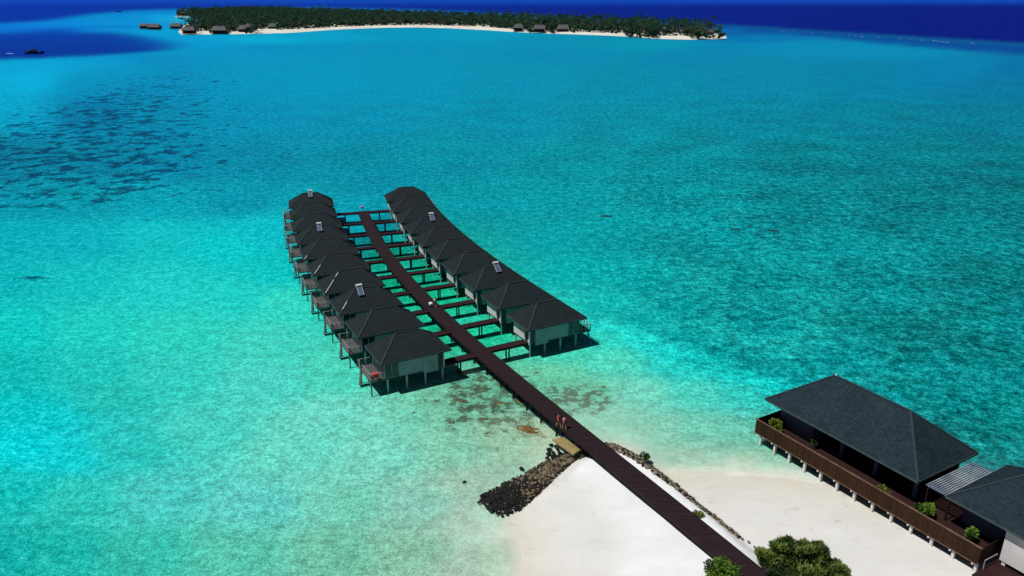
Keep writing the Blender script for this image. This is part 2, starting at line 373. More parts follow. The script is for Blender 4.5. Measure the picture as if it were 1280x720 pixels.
# water colour survey: (photo x, y, colour of the sea there); between villa rows greener, with their shadow painted in
WC = """-300 38 0 95 205|0 35 0 120 212|60 32 0 130 215|110 29 0 140 216|150 22 0 140 210|170 16 0 130 210|200 20 0 155 218|150 33 0 145 215|60 37 0 110 208|210 15 0 140 210|245 22 30 180 210|200 40 0 160 215|240 47 0 160 210|250 55 0 155 208
300 14 0 110 190|400 12 0 110 190|500 16 0 115 190|620 20 0 110 180|760 28 0 105 175|880 33 0 100 170|930 42 0 100 172|940 47 0 120 180|1000 58 0 140 185|1100 66 0 140 185|1200 80 0 130 178|1280 88 0 115 168|1500 100 0 100 160
20 80 0 165 215|60 78 0 165 215|120 76 0 155 210|200 74 0 140 195|260 66 0 150 200|330 60 0 145 195|330 50 0 170 210
400 46 0 160 200|400 60 0 145 190|500 40 0 150 190|500 60 0 145 185|600 42 0 155 190|700 50 0 145 180|700 70 0 140 180|820 56 0 150 180|900 60 0 135 180|860 75 0 135 175
40 100 0 175 220|100 110 0 145 190|200 100 0 145 190|300 100 0 150 192|400 100 0 150 190|520 100 0 148 185|640 100 0 145 180|800 105 0 140 172|950 100 0 135 172|1100 100 0 130 170|1250 105 0 122 162
20 140 0 170 210|110 140 0 130 175|200 150 0 150 190|320 150 0 160 195|450 150 0 155 190|640 150 0 150 180|800 150 0 148 170|950 150 0 140 165|1100 150 0 135 160|1250 150 0 128 155
20 200 0 140 175|120 200 0 145 180|220 200 0 155 190|330 200 0 165 190|450 200 0 160 182|560 200 0 158 180|700 200 0 158 175|850 200 0 152 168|1000 200 0 140 155|1150 200 0 135 150|1280 200 0 130 145
20 255 0 160 185|100 250 0 165 185|200 250 0 180 200|300 250 0 175 195|330 290 5 195 205|480 225 0 160 185|600 250 0 165 180|700 250 0 165 178|850 250 0 155 165|1000 250 0 140 150|1150 250 0 130 140|1280 250 0 125 135
20 290 0 178 192|100 300 4 180 192|200 300 12 195 198|290 310 2 202 203|340 340 5 198 196|700 300 0 160 168|780 300 0 155 162|900 300 0 148 155|1050 300 0 140 147|1200 300 0 133 140
20 350 5 185 190|100 350 15 195 195|200 360 28 208 202|300 370 28 210 200|360 380 50 218 198|420 300 5 175 180|450 290 0 170 185|500 300 5 165 160|500 340 20 190 165|560 400 40 205 170|440 275 0 165 190
720 340 0 175 175|800 350 0 168 170|950 350 0 140 142|1100 350 0 138 143|1250 350 0 130 135
20 410 10 205 200|120 410 30 210 195|230 420 45 212 195|330 430 65 215 195|420 470 75 215 190|760 385 15 195 188|850 385 0 160 162|950 400 0 142 146|1100 400 0 135 138|1250 400 0 128 132
700 440 70 215 185|760 420 60 215 190|770 450 90 225 195|830 430 35 210 198|850 460 45 215 200|760 406 50 220 200|800 424 40 220 205|850 444 30 215 205|880 456 25 205 195|930 468 15 205 198|965 480 15 200 195|800 402 5 172 170|850 424 0 160 160|900 445 0 150 152|950 462 0 150 152|1000 478 0 145 148|1050 450 0 138 142|1150 450 0 130 133|1270 450 0 124 128
20 460 10 190 185|110 460 30 200 190|220 470 50 208 195|330 480 75 215 200|420 520 110 220 200|480 520 120 215 190|560 500 120 205 170|620 480 110 200 165|690 470 110 215 175|740 490 122 216 180|800 490 125 228 203|870 490 85 222 202|930 490 55 205 190|1100 500 0 135 138|1200 500 0 125 128|1280 530 0 130 130
20 510 5 200 200|60 520 5 205 208|130 500 35 195 185|30 560 0 215 222|80 570 10 210 212|160 560 40 198 190|260 540 70 210 195|370 560 105 218 198|480 570 125 220 198|570 560 140 215 185|640 550 165 215 180|690 550 195 210 175|760 520 150 230 203|820 540 145 228 200|880 540 122 222 196|930 550 110 214 186|860 575 165 218 190|930 580 150 195 160|1240 570 0 150 150
20 610 15 195 190|100 620 45 200 188|200 620 75 203 195|320 630 97 208 198|430 630 120 215 190|530 630 145 218 198|600 610 172 212 185|600 640 192 226 203|630 660 208 226 204|640 700 212 222 198|600 700 188 218 194|520 690 145 210 180|420 690 115 200 170|300 690 90 200 175|180 690 55 195 175|80 690 25 185 175|10 690 15 180 172|10 780 10 175 168|300 800 80 190 165|600 800 180 205 165
1280 600 0 140 145|1400 700 0 150 150|-200 400 0 190 195|-200 150 0 130 175|1500 300 0 115 120|1500 100 0 90 150|-200 60 0 60 170|-300 10 0 50 160|455 300 0 125 130|485 320 0 140 115|470 285 0 135 150|500 350 5 165 125|530 340 5 165 130|555 380 15 190 145|540 410 15 175 135|600 420 25 200 155|1600 10 0 25 130|-200 650 10 185 180"""
pts = []
for line in WC.split('\n'):
    for e in line.split('|'):
        pts.append([float(v) for v in e.split()])
pts = np.array(pts)
def lin(v):
    v = v/255; return np.where(v <= .04045, v/12.92, ((v+.055)/1.055)**2.4)
dim = np.exp(-((pts[:,1]-205)/62.0)**4)                     # the middle lagoon is a shade deeper
dim2 = dim*np.exp(-((pts[:,0]-330)/130.0)**2)
pts[:,3] *= 1-.085*dim-.085*dim2; pts[:,4] *= 1-.085*dim-.04*dim2
ctrl_c = lin(pts[:,2:5])
def uv(x, y):                                   # bearing and log-distance of a place, for blending the survey
    pass
def survey_coords(X, Y):
    Yc = np.maximum(Y, 25.0)
    dep = Yc*cc + CAM_H*ss
    u = F*X/dep; v = -F*(Yc*ss - CAM_H*cc)/dep
    return u, v
cu, cv = pts[:,0]-640, pts[:,1]-360
def warp(v): return np.sign(v)*0 + np.where(v < -280, -280 + (v+280)*4.5, v)   # far rows are packed: spread them
xs = axis(-70, 75, 1.1, -40000, 40000, 1.045); ysw = axis(38, 190, 1.1, -3000, 90000, 1.022)
WX, WY = np.meshgrid(xs, ysw); U, V = survey_coords(WX, WY); U = np.clip(U, -900, 1000)
shape = U.shape; U = U.ravel(); V2 = warp(V.ravel()); cv2 = warp(cv)
colr = np.zeros((len(U), 3))
for k0 in range(0, len(U), 6000):
    du = U[k0:k0+6000, None]-cu[None]; dv = (V2[k0:k0+6000, None]-cv2[None])
    d2 = (du*.75)**2 + (dv*1.6)**2 + 45
    wgt = 1/d2**1.9
    colr[k0:k0+6000] = (wgt[:, :, None]*ctrl_c[None]).sum(1)/wgt.sum(1)[:, None]
PX, PY = U+640, V.ravel()+360
sig = lambda v: 1/(1+np.exp(-np.clip(v, -40, 40)))
def over(base, f, c): f = np.clip(f, 0, 1)[:, None]; return base*(1-f) + lin(np.array(c, float))*f
# pale sand tongue right of the villas ends in a clear drop to the darker reef
ty = np.interp(PX, [700,737,790,840,890,940,990,1040], [396,400,407,430,443,464,480,492]) + 1.5*smooth_noise(PX, PY, 30, 21)
tw = np.clip(np.minimum((PX-722)/16, (1040-PX)/20), 0, 1)
dd = PY-ty
colr = over(colr, tw*sig(dd/2.2)*np.exp(-np.maximum(dd, 0)/30)*.8, (15,208,204))
colr = over(colr, tw*sig(-dd/2.2)*np.exp(-np.maximum(-dd, 0)/26)*.8, (0,152,156))
wedge = np.exp(-(((PX-866)/26)**2 + ((PY-452-(PX-866)*.22)/4)**2)); colr = over(colr, wedge*.7, (0,165,162))
# deep channel on the left, outer reef flat and open ocean, each with its own outline on the sea
ctop = np.interp(PX, [-900,0,60,120,170,230,260], [46,41.5,39.5,39,44,54,58]); cbot = np.interp(PX, [-900,0,60,120,150,190,230,260], [82,74.5,72.5,69,66.5,65,59,55])
wob = 1.2*smooth_noise(PX, PY*3, 60, 11)
ch = sig((PY-ctop+wob*.8)/1.6)*sig((cbot-PY+wob*.8)/1.1)*sig((215-PX)/14)
colr = over(colr, ch*.93, (0,48,160))
colr = over(colr, ch*.5*sig((PY-56)/3), (0,38,145))
strk = sig((PY-32.5)/.5)*sig((34.5-PY)/.5)*sig((PX-105)/6)*sig((170-PX)/6); colr = over(colr, strk*.6, (0,90,190))
oline = np.interp(PX, [-900,-300,0,60,110,160,240,400,540,640,760,900,960,1040,1160,1280,1600], [40,36,29.5,26,18.5,13.5,11,9,13,17.5,24,31,34,39.5,46.5,54,72])
rb = np.interp(PX, [880,960,1040,1160,1280,1600], [.1,2.5,5,9,11,16])
rl = np.interp(PX, [880,960,1040,1160,1280,1600], [2.5,2.8,3.2,4,4.5,6])
wob2 = .5*smooth_noise(PX, PY*3, 35, 12)
fl = sig((PX-880)/12)
colr = over(colr, fl*sig((oline+rl+rb-PY+wob2*2)/1.3)*.9, (0,66,150))
colr = over(colr, fl*sig((oline+rl-PY+wob2)/.5)*.9, (8,90,150))
lft = sig((PX-330)/120)[:, None]
oc = lin(np.array([0,52,165.]))*(1-lft) + lin(np.array([0,32,138.]))*lft
rgt = sig((PX-950)/90)[:, None]; oc = oc*(1-rgt) + lin(np.array([0,22,125.]))*rgt
top_ = sig((4.5-PY)/1.6)[:, None]; oc = oc*(1-top_) + lin(np.array([8,72,188.]))*top_  # paler haze near the horizon, painted into the sea colour
f_ = sig((oline-PY+wob2*.6)/.9)[:, None]; colr = colr*(1-f_) + oc*f_
Zg = height(WX, WY).ravel(); depth = np.maximum(-Zg, 0)
def region(cx, cy, rx, ry, p=2):
    r = ((U+640-cx)/rx)**2 + ((V.ravel()+360-cy)/ry)**2
    return np.exp(-r**p)
PX, PY = U+640, V.ravel()+360
def tri(edge_l, w_): return 1/(1+np.exp(-edge_l/w_))
# seagrass field: right of a line climbing from (0,130) to (200,80), above y = 262, fading towards x = 350
reef = tri(PX*.27 + (PY-138), 9)*tri(262-PY, 9)*np.clip(1.06-np.maximum(PX-165, 0)/250, 0, 1)*tri(PY-76, 6)
reef = np.clip(reef, 0, 1)
reef = np.maximum(reef*.9, .5*region(240,185,190,95,1)); reef = np.maximum(reef, .22*region(600,230,130,30,1))
reef = np.maximum(reef, .95*region(50,348,50,6,1))
coralm = np.clip(region(625,505,100,46,1.5)*1.1 + region(738,500,42,24,1.5)*.95 + region(590,455,60,30,1)*.35, 0, 1)
coralz = coralm
mott = np.clip(.10 + .24*np.exp(-((PY-190)/80.0)**4) + .9*(1/(1+np.exp(-(PX-800+(PY-300)*-.35)/60)))*(1/(1+np.exp(-(PY-200)/45))), 0, 1)
mott *= 1-.9*np.clip(region(800,520,170,70,1.5), 0, 1)

s = M('sea_water')
tc = s.n('ShaderNodeTexCoord'); ob = tc.outputs['Object']
coral = s.n('ShaderNodeAttribute', attribute_name='coral').outputs['Fac']
at = lambda nm: s.n('ShaderNodeAttribute', attribute_name=nm)
wc = at('water_colour').outputs['Color']; ms = at('water_masks').outputs['Color']
sep = s.n('ShaderNodeSeparateColor'); s.link(ms, sep.inputs[0])
# reef and sea grass patches on the bottom
p1 = noise(s, ob, .17, 6, .68); p2 = noise(s, ob, .05, 3)
pf = math_node(s, 'ADD', math_node(s, 'MULTIPLY', p1, .75), math_node(s, 'MULTIPLY', p2, .25))
thr = mapr(s, sep.outputs[0], 0, 1, .665, .485)
pm = mapr(s, math_node(s, 'SUBTRACT', pf, thr), -.015, .04)
c = mix(s, math_node(s, 'MULTIPLY', pm, .95), wc, mix(s, 1.0, wc, (.2, .26, .36, 1), 'MULTIPLY'))
k1 = noise(s, ob, .6, 6, .72)
kc = mapr(s, math_node(s, 'SUBTRACT', k1, mapr(s, coral, 0, 1, .74, .47)), -.02, .07)
c = mix(s, math_node(s, 'MULTIPLY', kc, .88), c, mix(s, noise(s, ob, .3, 3), (.014, .06, .035, 1), (.075, .06, .02, 1)))
# broad and medium mottling of sand and weed
m1 = noise(s, ob, .05, 5, .6); m2 = noise(s, ob, .5, 7, .82)
mm = math_node(s, 'ADD', math_node(s, 'MULTIPLY', m1, .35), math_node(s, 'MULTIPLY', m2, .65))
mv = mapr(s, mm, .42, .58, 0, 1)
amp = math_node(s, 'MULTIPLY', sep.outputs[1], .85)
dk = mix(s, 1.0, c, (.6, .5, .52, 1), 'MULTIPLY'); lt = mix(s, 1.0, c, (1.1, 1.55, 1.5, 1), 'MULTIPLY')
c = mix(s, amp, c, mix(s, mv, dk, lt))
# fine ripple grain and whitish caustic flecks, painted into the water colour
g0 = noise(s, ob, 7.5, 0, .6); g1 = noise(s, ob, 3.4, 1, .6); g2 = noise(s, ob, 1.4, 1, .6); g3 = noise(s, ob, .5, 2, .6)
gg = math_node(s, 'ADD', math_node(s, 'ADD', math_node(s, 'MULTIPLY', g0, .26), math_node(s, 'MULTIPLY', g1, .27)), math_node(s, 'ADD', math_node(s, 'MULTIPLY', g2, .28), math_node(s, 'MULTIPLY', g3, .19)))
gr = mapr(s, gg, .41, .59, .34, 1.66)
ga = mapr(s, sep.outputs[1], 0, .8, .50, .92)
gr = math_node(s, 'ADD', 1.0, math_node(s, 'MULTIPLY', math_node(s, 'SUBTRACT', gr, 1.0), ga))
vm = s.n('ShaderNodeVectorMath', operation='SCALE'); s.link(c, vm.inputs[0]); s.link(gr, vm.inputs['Scale'])
caustic_fleck = math_node(s, 'MULTIPLY', mapr(s, gg, .54, .64), .09)
vmo = mix(s, caustic_fleck, vm.outputs[0], (.55, .8, .8, 1))
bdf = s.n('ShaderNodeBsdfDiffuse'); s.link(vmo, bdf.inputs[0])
w1 = noise(s, ob, 2.2, 2, .6); w2 = noise(s, ob, 5, 2, .6)
wh = math_node(s, 'ADD', math_node(s, 'MULTIPLY', w1, 1.0), math_node(s, 'MULTIPLY', w2, .45))
bp = s.n('ShaderNodeBump'); bp.inputs['Distance'].default_value = .08; bp.inputs['Strength'].default_value = 1
s.link(wh, bp.inputs['Height']); s.link(bp.outputs[0], bdf.inputs['Normal'])
bgl = s.n('ShaderNodeBsdfGlossy'); bgl.inputs['Roughness'].default_value = .2; s.link(bp.outputs[0], bgl.inputs['Normal'])
body = s.n('ShaderNodeMixShader'); body.inputs[0].default_value = .012; s.link(bdf.outputs[0], body.inputs[1]); s.link(bgl.outputs[0], body.inputs[2])
tr = s.n('ShaderNodeBsdfTransparent'); s.link(mix(s, mapr(s, sep.outputs[2], 0, .3), (1, 1, 1, 1), (.80, .97, .93, 1)), tr.inputs[0])
gl = s.n('ShaderNodeBsdfGlossy'); gl.inputs['Roughness'].default_value = .15; s.link(bp.outputs[0], gl.inputs['Normal'])
mx0 = s.n('ShaderNodeMixShader'); mx0.inputs[0].default_value = .01; s.link(tr.outputs[0], mx0.inputs[1]); s.link(gl.outputs[0], mx0.inputs[2])
mx = s.n('ShaderNodeMixShader'); s.link(sep.outputs[2], mx.inputs[0]); s.link(mx0.outputs[0], mx.inputs[1]); s.link(body.outputs[0], mx.inputs[2])
s.N.remove(s.b); s.link(mx.outputs[0], s.N['Material Output'].inputs[0])
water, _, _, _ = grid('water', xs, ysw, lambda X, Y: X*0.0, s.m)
K = 1/1.27                                      # sun and sky over pi: turns surveyed brightness into the body colour
nV = len(colr)
opac = np.clip(1-np.exp(-(depth-.005)*4.2), 0, 1)
opac = np.where(depth > .7, np.maximum(opac, .88 + np.clip((depth-.7)/1, 0, 1)*.12), opac)
opac = opac*(1-.15*np.clip(coralz*1.2, 0, 1))
water.data.color_attributes.new('water_colour', 'FLOAT_COLOR', 'POINT')
water.data.color_attributes.new('water_masks', 'FLOAT_COLOR', 'POINT')
water.data.attributes.new('coral', 'FLOAT', 'POINT')
arr = np.ones((nV, 4)); arr[:, :3] = colr*K; water.data.attributes['water_colour'].data.foreach_set('color', arr.ravel())
arr = np.ones((nV, 4)); arr[:, 0] = reef; arr[:, 1] = mott; arr[:, 2] = opac; water.data.attributes['water_masks'].data.foreach_set('color', arr.ravel())
water.data.attributes['coral'].data.foreach_set('value', coralm)
tag(water, kind='structure')

# ------------------------------------------------------------------ pier
def ribbon(pts2, w_, z0, z1, off=0.0):
    mb = MB(); vs = []; P_ = [Vector(p) for p in pts2]
    for i, p in enumerate(P_):
        t = (P_[min(i+1, len(P_)-1)] - P_[max(i-1, 0)]).normalized(); nn = Vector((t.y, -t.x))
        for sgn, z in ((-1, z0), (1, z0), (1, z1), (-1, z1)):
            q = p + nn*(off + sgn*w_/2); vs.append((q.x, q.y, z))
    fs = [(0,1,2,3)]
    for i in range(len(P_)-1):
        for k in range(4):
            fs.append((i*4+k, i*4+4+k, i*4+4+(k+1) % 4, i*4+(k+1) % 4))
    n_ = (len(P_)-1)*4; fs.append((n_+3, n_+2, n_+1, n_))
    mb.add(vs, fs); return mb
pier = empty('pier', (pier_pts[-1][0], pier_pts[-1][1], 0))
tag(pier, 'long dark brown boardwalk from the white sand out between the rows of villas', 'pier')
off_ = Vector(pier.location)
def rel(mb, o=off_): mb.v = [(x-o[0], y-o[1], z-o[2]) for x, y, z in mb.v]; return mb
# deck: object-space boards follow the walkway, so the deck mesh is split into lengths of boards by material on its own y axis
rel(ribbon(pier_pts, PW, DZ-.14, DZ)).build('deck', MT['pier'], pier)
for sgn in (-1, 1):
    rel(ribbon(pier_pts, .09, DZ-.3, DZ+.05, sgn*(PW/2+.047))).build('edge_beam', MT['pierbeam'], pier)
y = 73.5
k = 0
while y < 172:
    d_ = pier_dir(y); nn = Vector((d_.y, -d_.x)); cx = pier_at(y)
    for sgn in (-1, 1):
        mb = MB(); px_, py_ = cx + nn.x*sgn*.45, y + nn.y*sgn*.45
        mb.cyl((px_, py_, -1.2), (px_, py_, DZ-.31), .13, k=8); rel(mb).build('post', MT['pierbeam'], pier)
    mb = MB(); mb.bar((cx-nn.x*1.1, y-nn.y*1.1, DZ-.38), (cx+nn.x*1.1, y+nn.y*1.1, DZ-.38), .16, .14); rel(mb).build('cross_beam', MT['pierbeam'], pier)
    y += 3.6 if y > 90 else 3.0
# ------------------------------------------------------------------ villas
EZ = 4.6; HL = 4.82; HW = 3.22; INS = 3.2; FZ = 2.28
def hip_roof(hl, hw, ins, ez, rz, th=.16):
    mb = MB()
    vs = [(-hl,-hw,ez),(hl,-hw,ez),(hl,hw,ez),(-hl,hw,ez),(-hl,-hw,ez+th),(hl,-hw,ez+th),(hl,hw,ez+th),(-hl,hw,ez+th),(-hl+ins,0,rz),(hl-ins,0,rz)]
    mb.add(vs, [(4,5,9,8),(5,6,9),(6,7,8,9),(7,4,8)], 0)
    mb.add(vs, [(0,3,2,1)], 1)
    # fascia board and gutter stand proud of the shingles
    mb.box(-hl-.05, hl+.05, -hw-.05, -hw, ez-.04, ez+th-.01, 1); mb.box(-hl-.05, hl+.05, hw, hw+.05, ez-.04, ez+th-.01, 1)
    mb.box(-hl-.05, -hl, -hw, hw, ez-.04, ez+th-.01, 1); mb.box(hl, hl+.05, -hw, hw, ez-.04, ez+th-.01, 1)
    return mb
def caps(hl, hw, ins, ez, rz, th=.16, w_=.22):
    mb = MB(); z0 = ez+th
    A, B = (-hl+ins,0,rz+.02), (hl-ins,0,rz+.02)
    mb.bar(A, B, w_, .07)
    for sx_, e in ((-1, A), (1, B)):
        for sy_ in (-1, 1): mb.bar((sx_*hl, sy_*hw, z0+.02), e, w_*.8, .06)
    return mb
def make_villa(mir):
    r = empty('water_villa')
    b_ = lambda mb, nm, mt, par=r: mb.build(nm, mt, par, mirror=mir)
    rf = b_(hip_roof(HL, HW, INS, EZ, ZR), 'roof', [MT['roof'], MT['fascia']])
    b_(caps(HL, HW, INS, EZ, ZR), 'ridge_cap', MT['cap'], rf)
    # walls: path side is -x, sea side +x, local -y faces the shore
    x0, x1, y0, y1 = -4.15, 2.2, -2.35, 2.35
    mb = MB(); mb.box(x0+.9, x1, y0, y1, FZ, EZ-.01); mb.box(x0, x0+.898, -.75, y1, FZ, EZ-.012)
    b_(mb, 'wall', MT['wall'])
    b_(MB().box(x0, 4.1, y0, y1, FZ-.24, FZ-.002), 'floor_slab', MT['fascia'])
    # shaded long side panels: bathroom box drops lower than the rest
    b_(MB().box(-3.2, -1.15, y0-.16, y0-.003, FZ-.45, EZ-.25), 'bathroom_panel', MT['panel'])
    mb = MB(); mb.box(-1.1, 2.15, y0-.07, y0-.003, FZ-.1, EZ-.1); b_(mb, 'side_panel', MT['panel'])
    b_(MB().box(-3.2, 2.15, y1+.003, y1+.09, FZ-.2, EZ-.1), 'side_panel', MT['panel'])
    b_(MB().box(x0+.12, x0+.88, y0+.02, y0+.08, FZ-.1, EZ-.1), 'slatted_screen', MT['screen'])
    # entrance
    b_(MB().box(x0+.84, x0+.895, -2.0, -1.0, FZ+.02, FZ+2.1), 'door', MT['door'])
    b_(MB().box(x0-.02, x0+.12, y0-.02, y0+.42, FZ-.3, EZ-.55).box(x0+.02, x0+.12, -1.0, -.76, FZ, EZ-.012), 'jamb', MT['white'])
    # gabled door hood over the entrance
    mb = MB(); mb.add([(x0-.75,y0+.05,EZ-.42),(x0+.1,y0+.05,EZ-.42),(x0+.1,-.8,EZ-.42),(x0-.75,-.8,EZ-.42),(x0-.75,(y0-.75)/2,EZ-.08),(x0+.1,(y0-.75)/2,EZ-.08)],
                    [(0,3,2,1),(0,1,5,4),(2,3,4,5),(0,4,3),(1,2,5)]); b_(mb, 'door_hood', MT['fascia'])
    # glazed sea end
    for yy in (y0, y1):
        for xa, xb in ((2.25, 3.12), (3.2, 4.08)):
            wdw = b_(MB().box(xa, xb, yy-.02, yy+.02, FZ+.05, EZ-.2), 'window', MT['glass'])
        sg = -1 if yy < 0 else 1
        mb = MB()
        for xm in (2.2, 3.12, 4.08): mb.box(xm, xm+.08, yy-.05, yy+.05, FZ, EZ-.02)
        mb.box(2.28, 4.08, yy-.045, yy+.045, FZ, FZ+.06); mb.box(2.28, 4.08, yy-.045, yy+.045, EZ-.2, EZ-.02)
        b_(mb, 'window_frame', MT['frame'])
    b_(MB().box(4.09, 4.13, y0+.1, y1-.1, FZ+.05, EZ-.2), 'glass_door', MT['glass'])
    # sea deck
    b_(MB().box(4.16, 6.05, -2.5, 2.75, FZ-.16, FZ-.01), 'deck', MT['deck'])
    mb = MB(); zt = FZ+.95
    for (xa, ya, xb, yb) in ((4.4,-2.45,6.0,-2.45),(6.0,-2.45,6.0,.9),(4.4,2.7,6.0,2.7),(6.0,1.9,6.0,2.7)):
        mb.bar((xa,ya,zt), (xb,yb,zt), .1, .07); mb.bar((xa,ya,FZ+.5), (xb,yb,FZ+.5), .05, .05); mb.bar((xa,ya,FZ+.2), (xb,yb,FZ+.2), .05, .05)
        n_ = max(1, round(math.hypot(xb-xa, yb-ya)/.9))
        for q in range(n_+1):
            u = q/n_; mb.box(xa+(xb-xa)*u-.04, xa+(xb-xa)*u+.04, ya+(yb-ya)*u-.04, ya+(yb-ya)*u+.04, FZ-.01, zt-.03)
    b_(mb, 'railing', MT['rail'])
    # stairs into the lagoon
    mb = MB()
    for q in range(8): mb.box(6.07+q*.03, 6.22+q*.03, 1.0, 1.7, FZ-.25-q*.27, FZ-.2-q*.27)
    for yy in (.97, 1.73):
        mb.bar((6.08,yy,FZ-.1), (6.38,yy,-.4), .05, .08)
    b_(mb, 'stairs', MT['darkpost'])
    for xp in (-3.95, -1.5, 1.1, 3.7, 5.9):
        for yp in (-2.1, 2.1):
            b_(MB().cyl((xp,yp,-1.5), (xp,yp,FZ-.24 if xp < 4.2 else FZ-.16), .14 if xp < 4.2 else .1, k=8), 'post', MT['post'] if xp < 4.2 else MT['darkpost'])
    return r
ordn = ['first','second','third','fourth','fifth','sixth','seventh','eighth','ninth','tenth']
def make_heater():
    h = empty('solar_water_heater')
    MB().cyl((-.62,0,.52), (.62,0,.52), .24, k=12).build('tank', MT['tank'], h, smooth=False)
    MB().add([(-.48,-.12,.2),(.48,-.12,.2),(.48,-1.75,-1.05),(-.48,-1.75,-1.05),(-.48,-.12,.28),(.48,-.12,.28),(.48,-1.75,-.97),(-.48,-1.75,-.97)],
             [(0,3,2,1),(4,5,6,7),(0,1,5,4),(1,2,6,5),(2,3,7,6),(3,0,4,7)]).build('collector', MT['solar'], h)
    mb = MB()
    for x_ in (-.53, .53): mb.bar((x_,-.1,.27), (x_,-1.78,-1.0), .09, .1)
    mb.bar((-.55,-1.78,-1.02), (.55,-1.78,-1.02), .08, .1)
    mb.build('frame', MT['alu'], h)
    mb = MB()
    for x_ in (-.5, .5): mb.bar((x_,.0,.3),(x_,.0,-.0),.05,.05); mb.bar((x_,.25,.4),(x_,.5,-.36),.05,.05)
    mb.bar((-.5,.02,.12),(.5,.02,.12),.04,.04).bar((-.5,.4,.0),(.5,.4,.0),.04,.04)
    for x_ in (-.5, .5): mb.bar((x_,.0,.1),(x_,.42,.1),.04,.04)
    mb.build('support', MT['rust'], h)
    return h
hproto = make_heater(); hproto.scale = (.74, .74, .74); hfirst = True
vR = make_villa(False); vL = make_villa(True)
heat = {('R',3): .3, ('R',7): .15, ('L',3): -.9, ('L',7): -.3, ('L',10): .0}
vill = {}
for side, P_, H_, proto in (('R', Rp, Rh, vR), ('L', Lp, Lh, vL)):
    for i in range(10):
        v = proto if i == 0 else copy_tree(proto)
        th = H_[i]
        # surveyed point is the left end of the ridge
        e = Vector((math.cos(th), math.sin(th)))
        cpos = Vector(P_[i]) + e*(HL-INS)
        v.location = (cpos.x, cpos.y, 0); v.rotation_euler = (0, 0, th)
        vill[(side, i+1)] = (cpos, th)
        rown = 'right-hand row' if side == 'R' else 'left-hand row'
        extra = ', solar heater on roof' if (side, i+1) in heat else ''
        pos = 'nearest the beach' if i == 0 else ('farthest out' if i == 9 else f'{ordn[i]} out from the beach')
        tag(v, f'stilt villa {pos} in the {rown}{extra}', 'villa', 'overwater villas along the pier')
for i_, (k0, k1) in ((3,(.2,.5)),(4,(.05,.6)),(5,(.1,.5)),(6,(.02,.2)),(4,(.72,.9))):
    v = [o for o in bpy.data.objects if o.parent is None and o.name.startswith('water_villa') and (Vector(o.location[:2])-vill[('L', i_)][0]).length < .1][0]
    mb = MB(); A_ = Vector((-HL, -HW, EZ+.19)); B_ = Vector((-HL+INS, 0, ZR+.05))
    mb.bar(A_.lerp(B_, k0), A_.lerp(B_, k1), .13, .07); mb.build('bare_hip_strip', MT['alu'], v)
for (side, i), xo in heat.items():
    cpos, th = vill[(side, i)]
    h = hproto if hfirst else copy_tree(hproto); hfirst = False
    h.location = (cpos.x + math.cos(th)*xo, cpos.y + math.sin(th)*xo, ZR+.12); h.rotation_euler = (0, 0, th)
    rown = 'right-hand row' if side == 'R' else 'left-hand row'
    which = 'farthest villa' if i == 10 else f'{ordn[i-1]} villa from the beach'
    tag(h, f'solar heater on the roof of the {which} in the {rown}', 'solar heater', 'solar heaters on the villa roofs')

# jetties from the pier to each villa
def hit_pier(px, py, dx, dy, half):
    best = None
    for t in np.arange(0, 30, .05):
        x_, y_ = px+dx*t, py+dy*t
        if 60 < y_ < 175:
            pd = pier_dir(y_); nn = Vector((pd.y, -pd.x)); off = (x_-pier_at(y_))*nn.x
            if abs(off) <= half: return t
    return None
for (side, i), (cpos, th) in vill.items():
    sg = 1 if side == 'R' else -1
    e = Vector((math.cos(th), math.sin(th)))*sg; d_ = Vector((-math.sin(th), math.cos(th)))
    start = cpos + e*(-4.2) + d_*(-1.5)
    L_ = hit_pier(start.x, start.y, -e.x, -e.y, PW/2+.1)
    if L_ is None: L_ = 6.0
    r = empty('jetty', (start.x, start.y, 0), th if sg > 0 else th + PI)
    # local +x points from the pier to the villa
    MB().box(-L_, -.02, -.62, .62, DZ-.13, DZ-.01).build('deck', MT['jetty'], r)
    MB().box(-L_, -.02, -.71, -.625, DZ-.3, DZ+.03).build('edge_beam', MT['pierbeam'], r)
    MB().box(-L_, -.02, .625, .71, DZ-.3, DZ+.03).build('edge_beam', MT['pierbeam'], r)
    for xp in (-L_*.5,):
        MB().cyl((xp, -.45, -1.2), (xp, -.45, DZ-.135), .12).build('post', MT['pierbeam'], r)
        MB().cyl((xp, .45, -1.2), (xp, .45, DZ-.135), .12).build('post', MT['pierbeam'], r)
    rown = 'right-hand' if side == 'R' else 'left-hand'
    which = 'nearest villa' if i == 1 else ('farthest villa' if i == 10 else f'{ordn[i-1]} villa from the beach')
    tag(r, f'side walkway joining the pier to the {which} of the {rown} row', 'walkway', 'side walkways from the pier to the villas')

# small things on the villa decks
cpos, th = vill[('L', 1)]
r = empty('beach_towel', (cpos.x, cpos.y, 0), th)
MB().box(-5.75, -4.95, -2.53, -2.37, FZ+.45, FZ+1.0).box(-5.7, -5.0, -2.37, -1.9, FZ+.96, FZ+1.0).build('cloth', MT['redcloth'], r)
tag(r, 'bright red towel over the deck rail of the left-hand villa nearest the beach', 'towel')

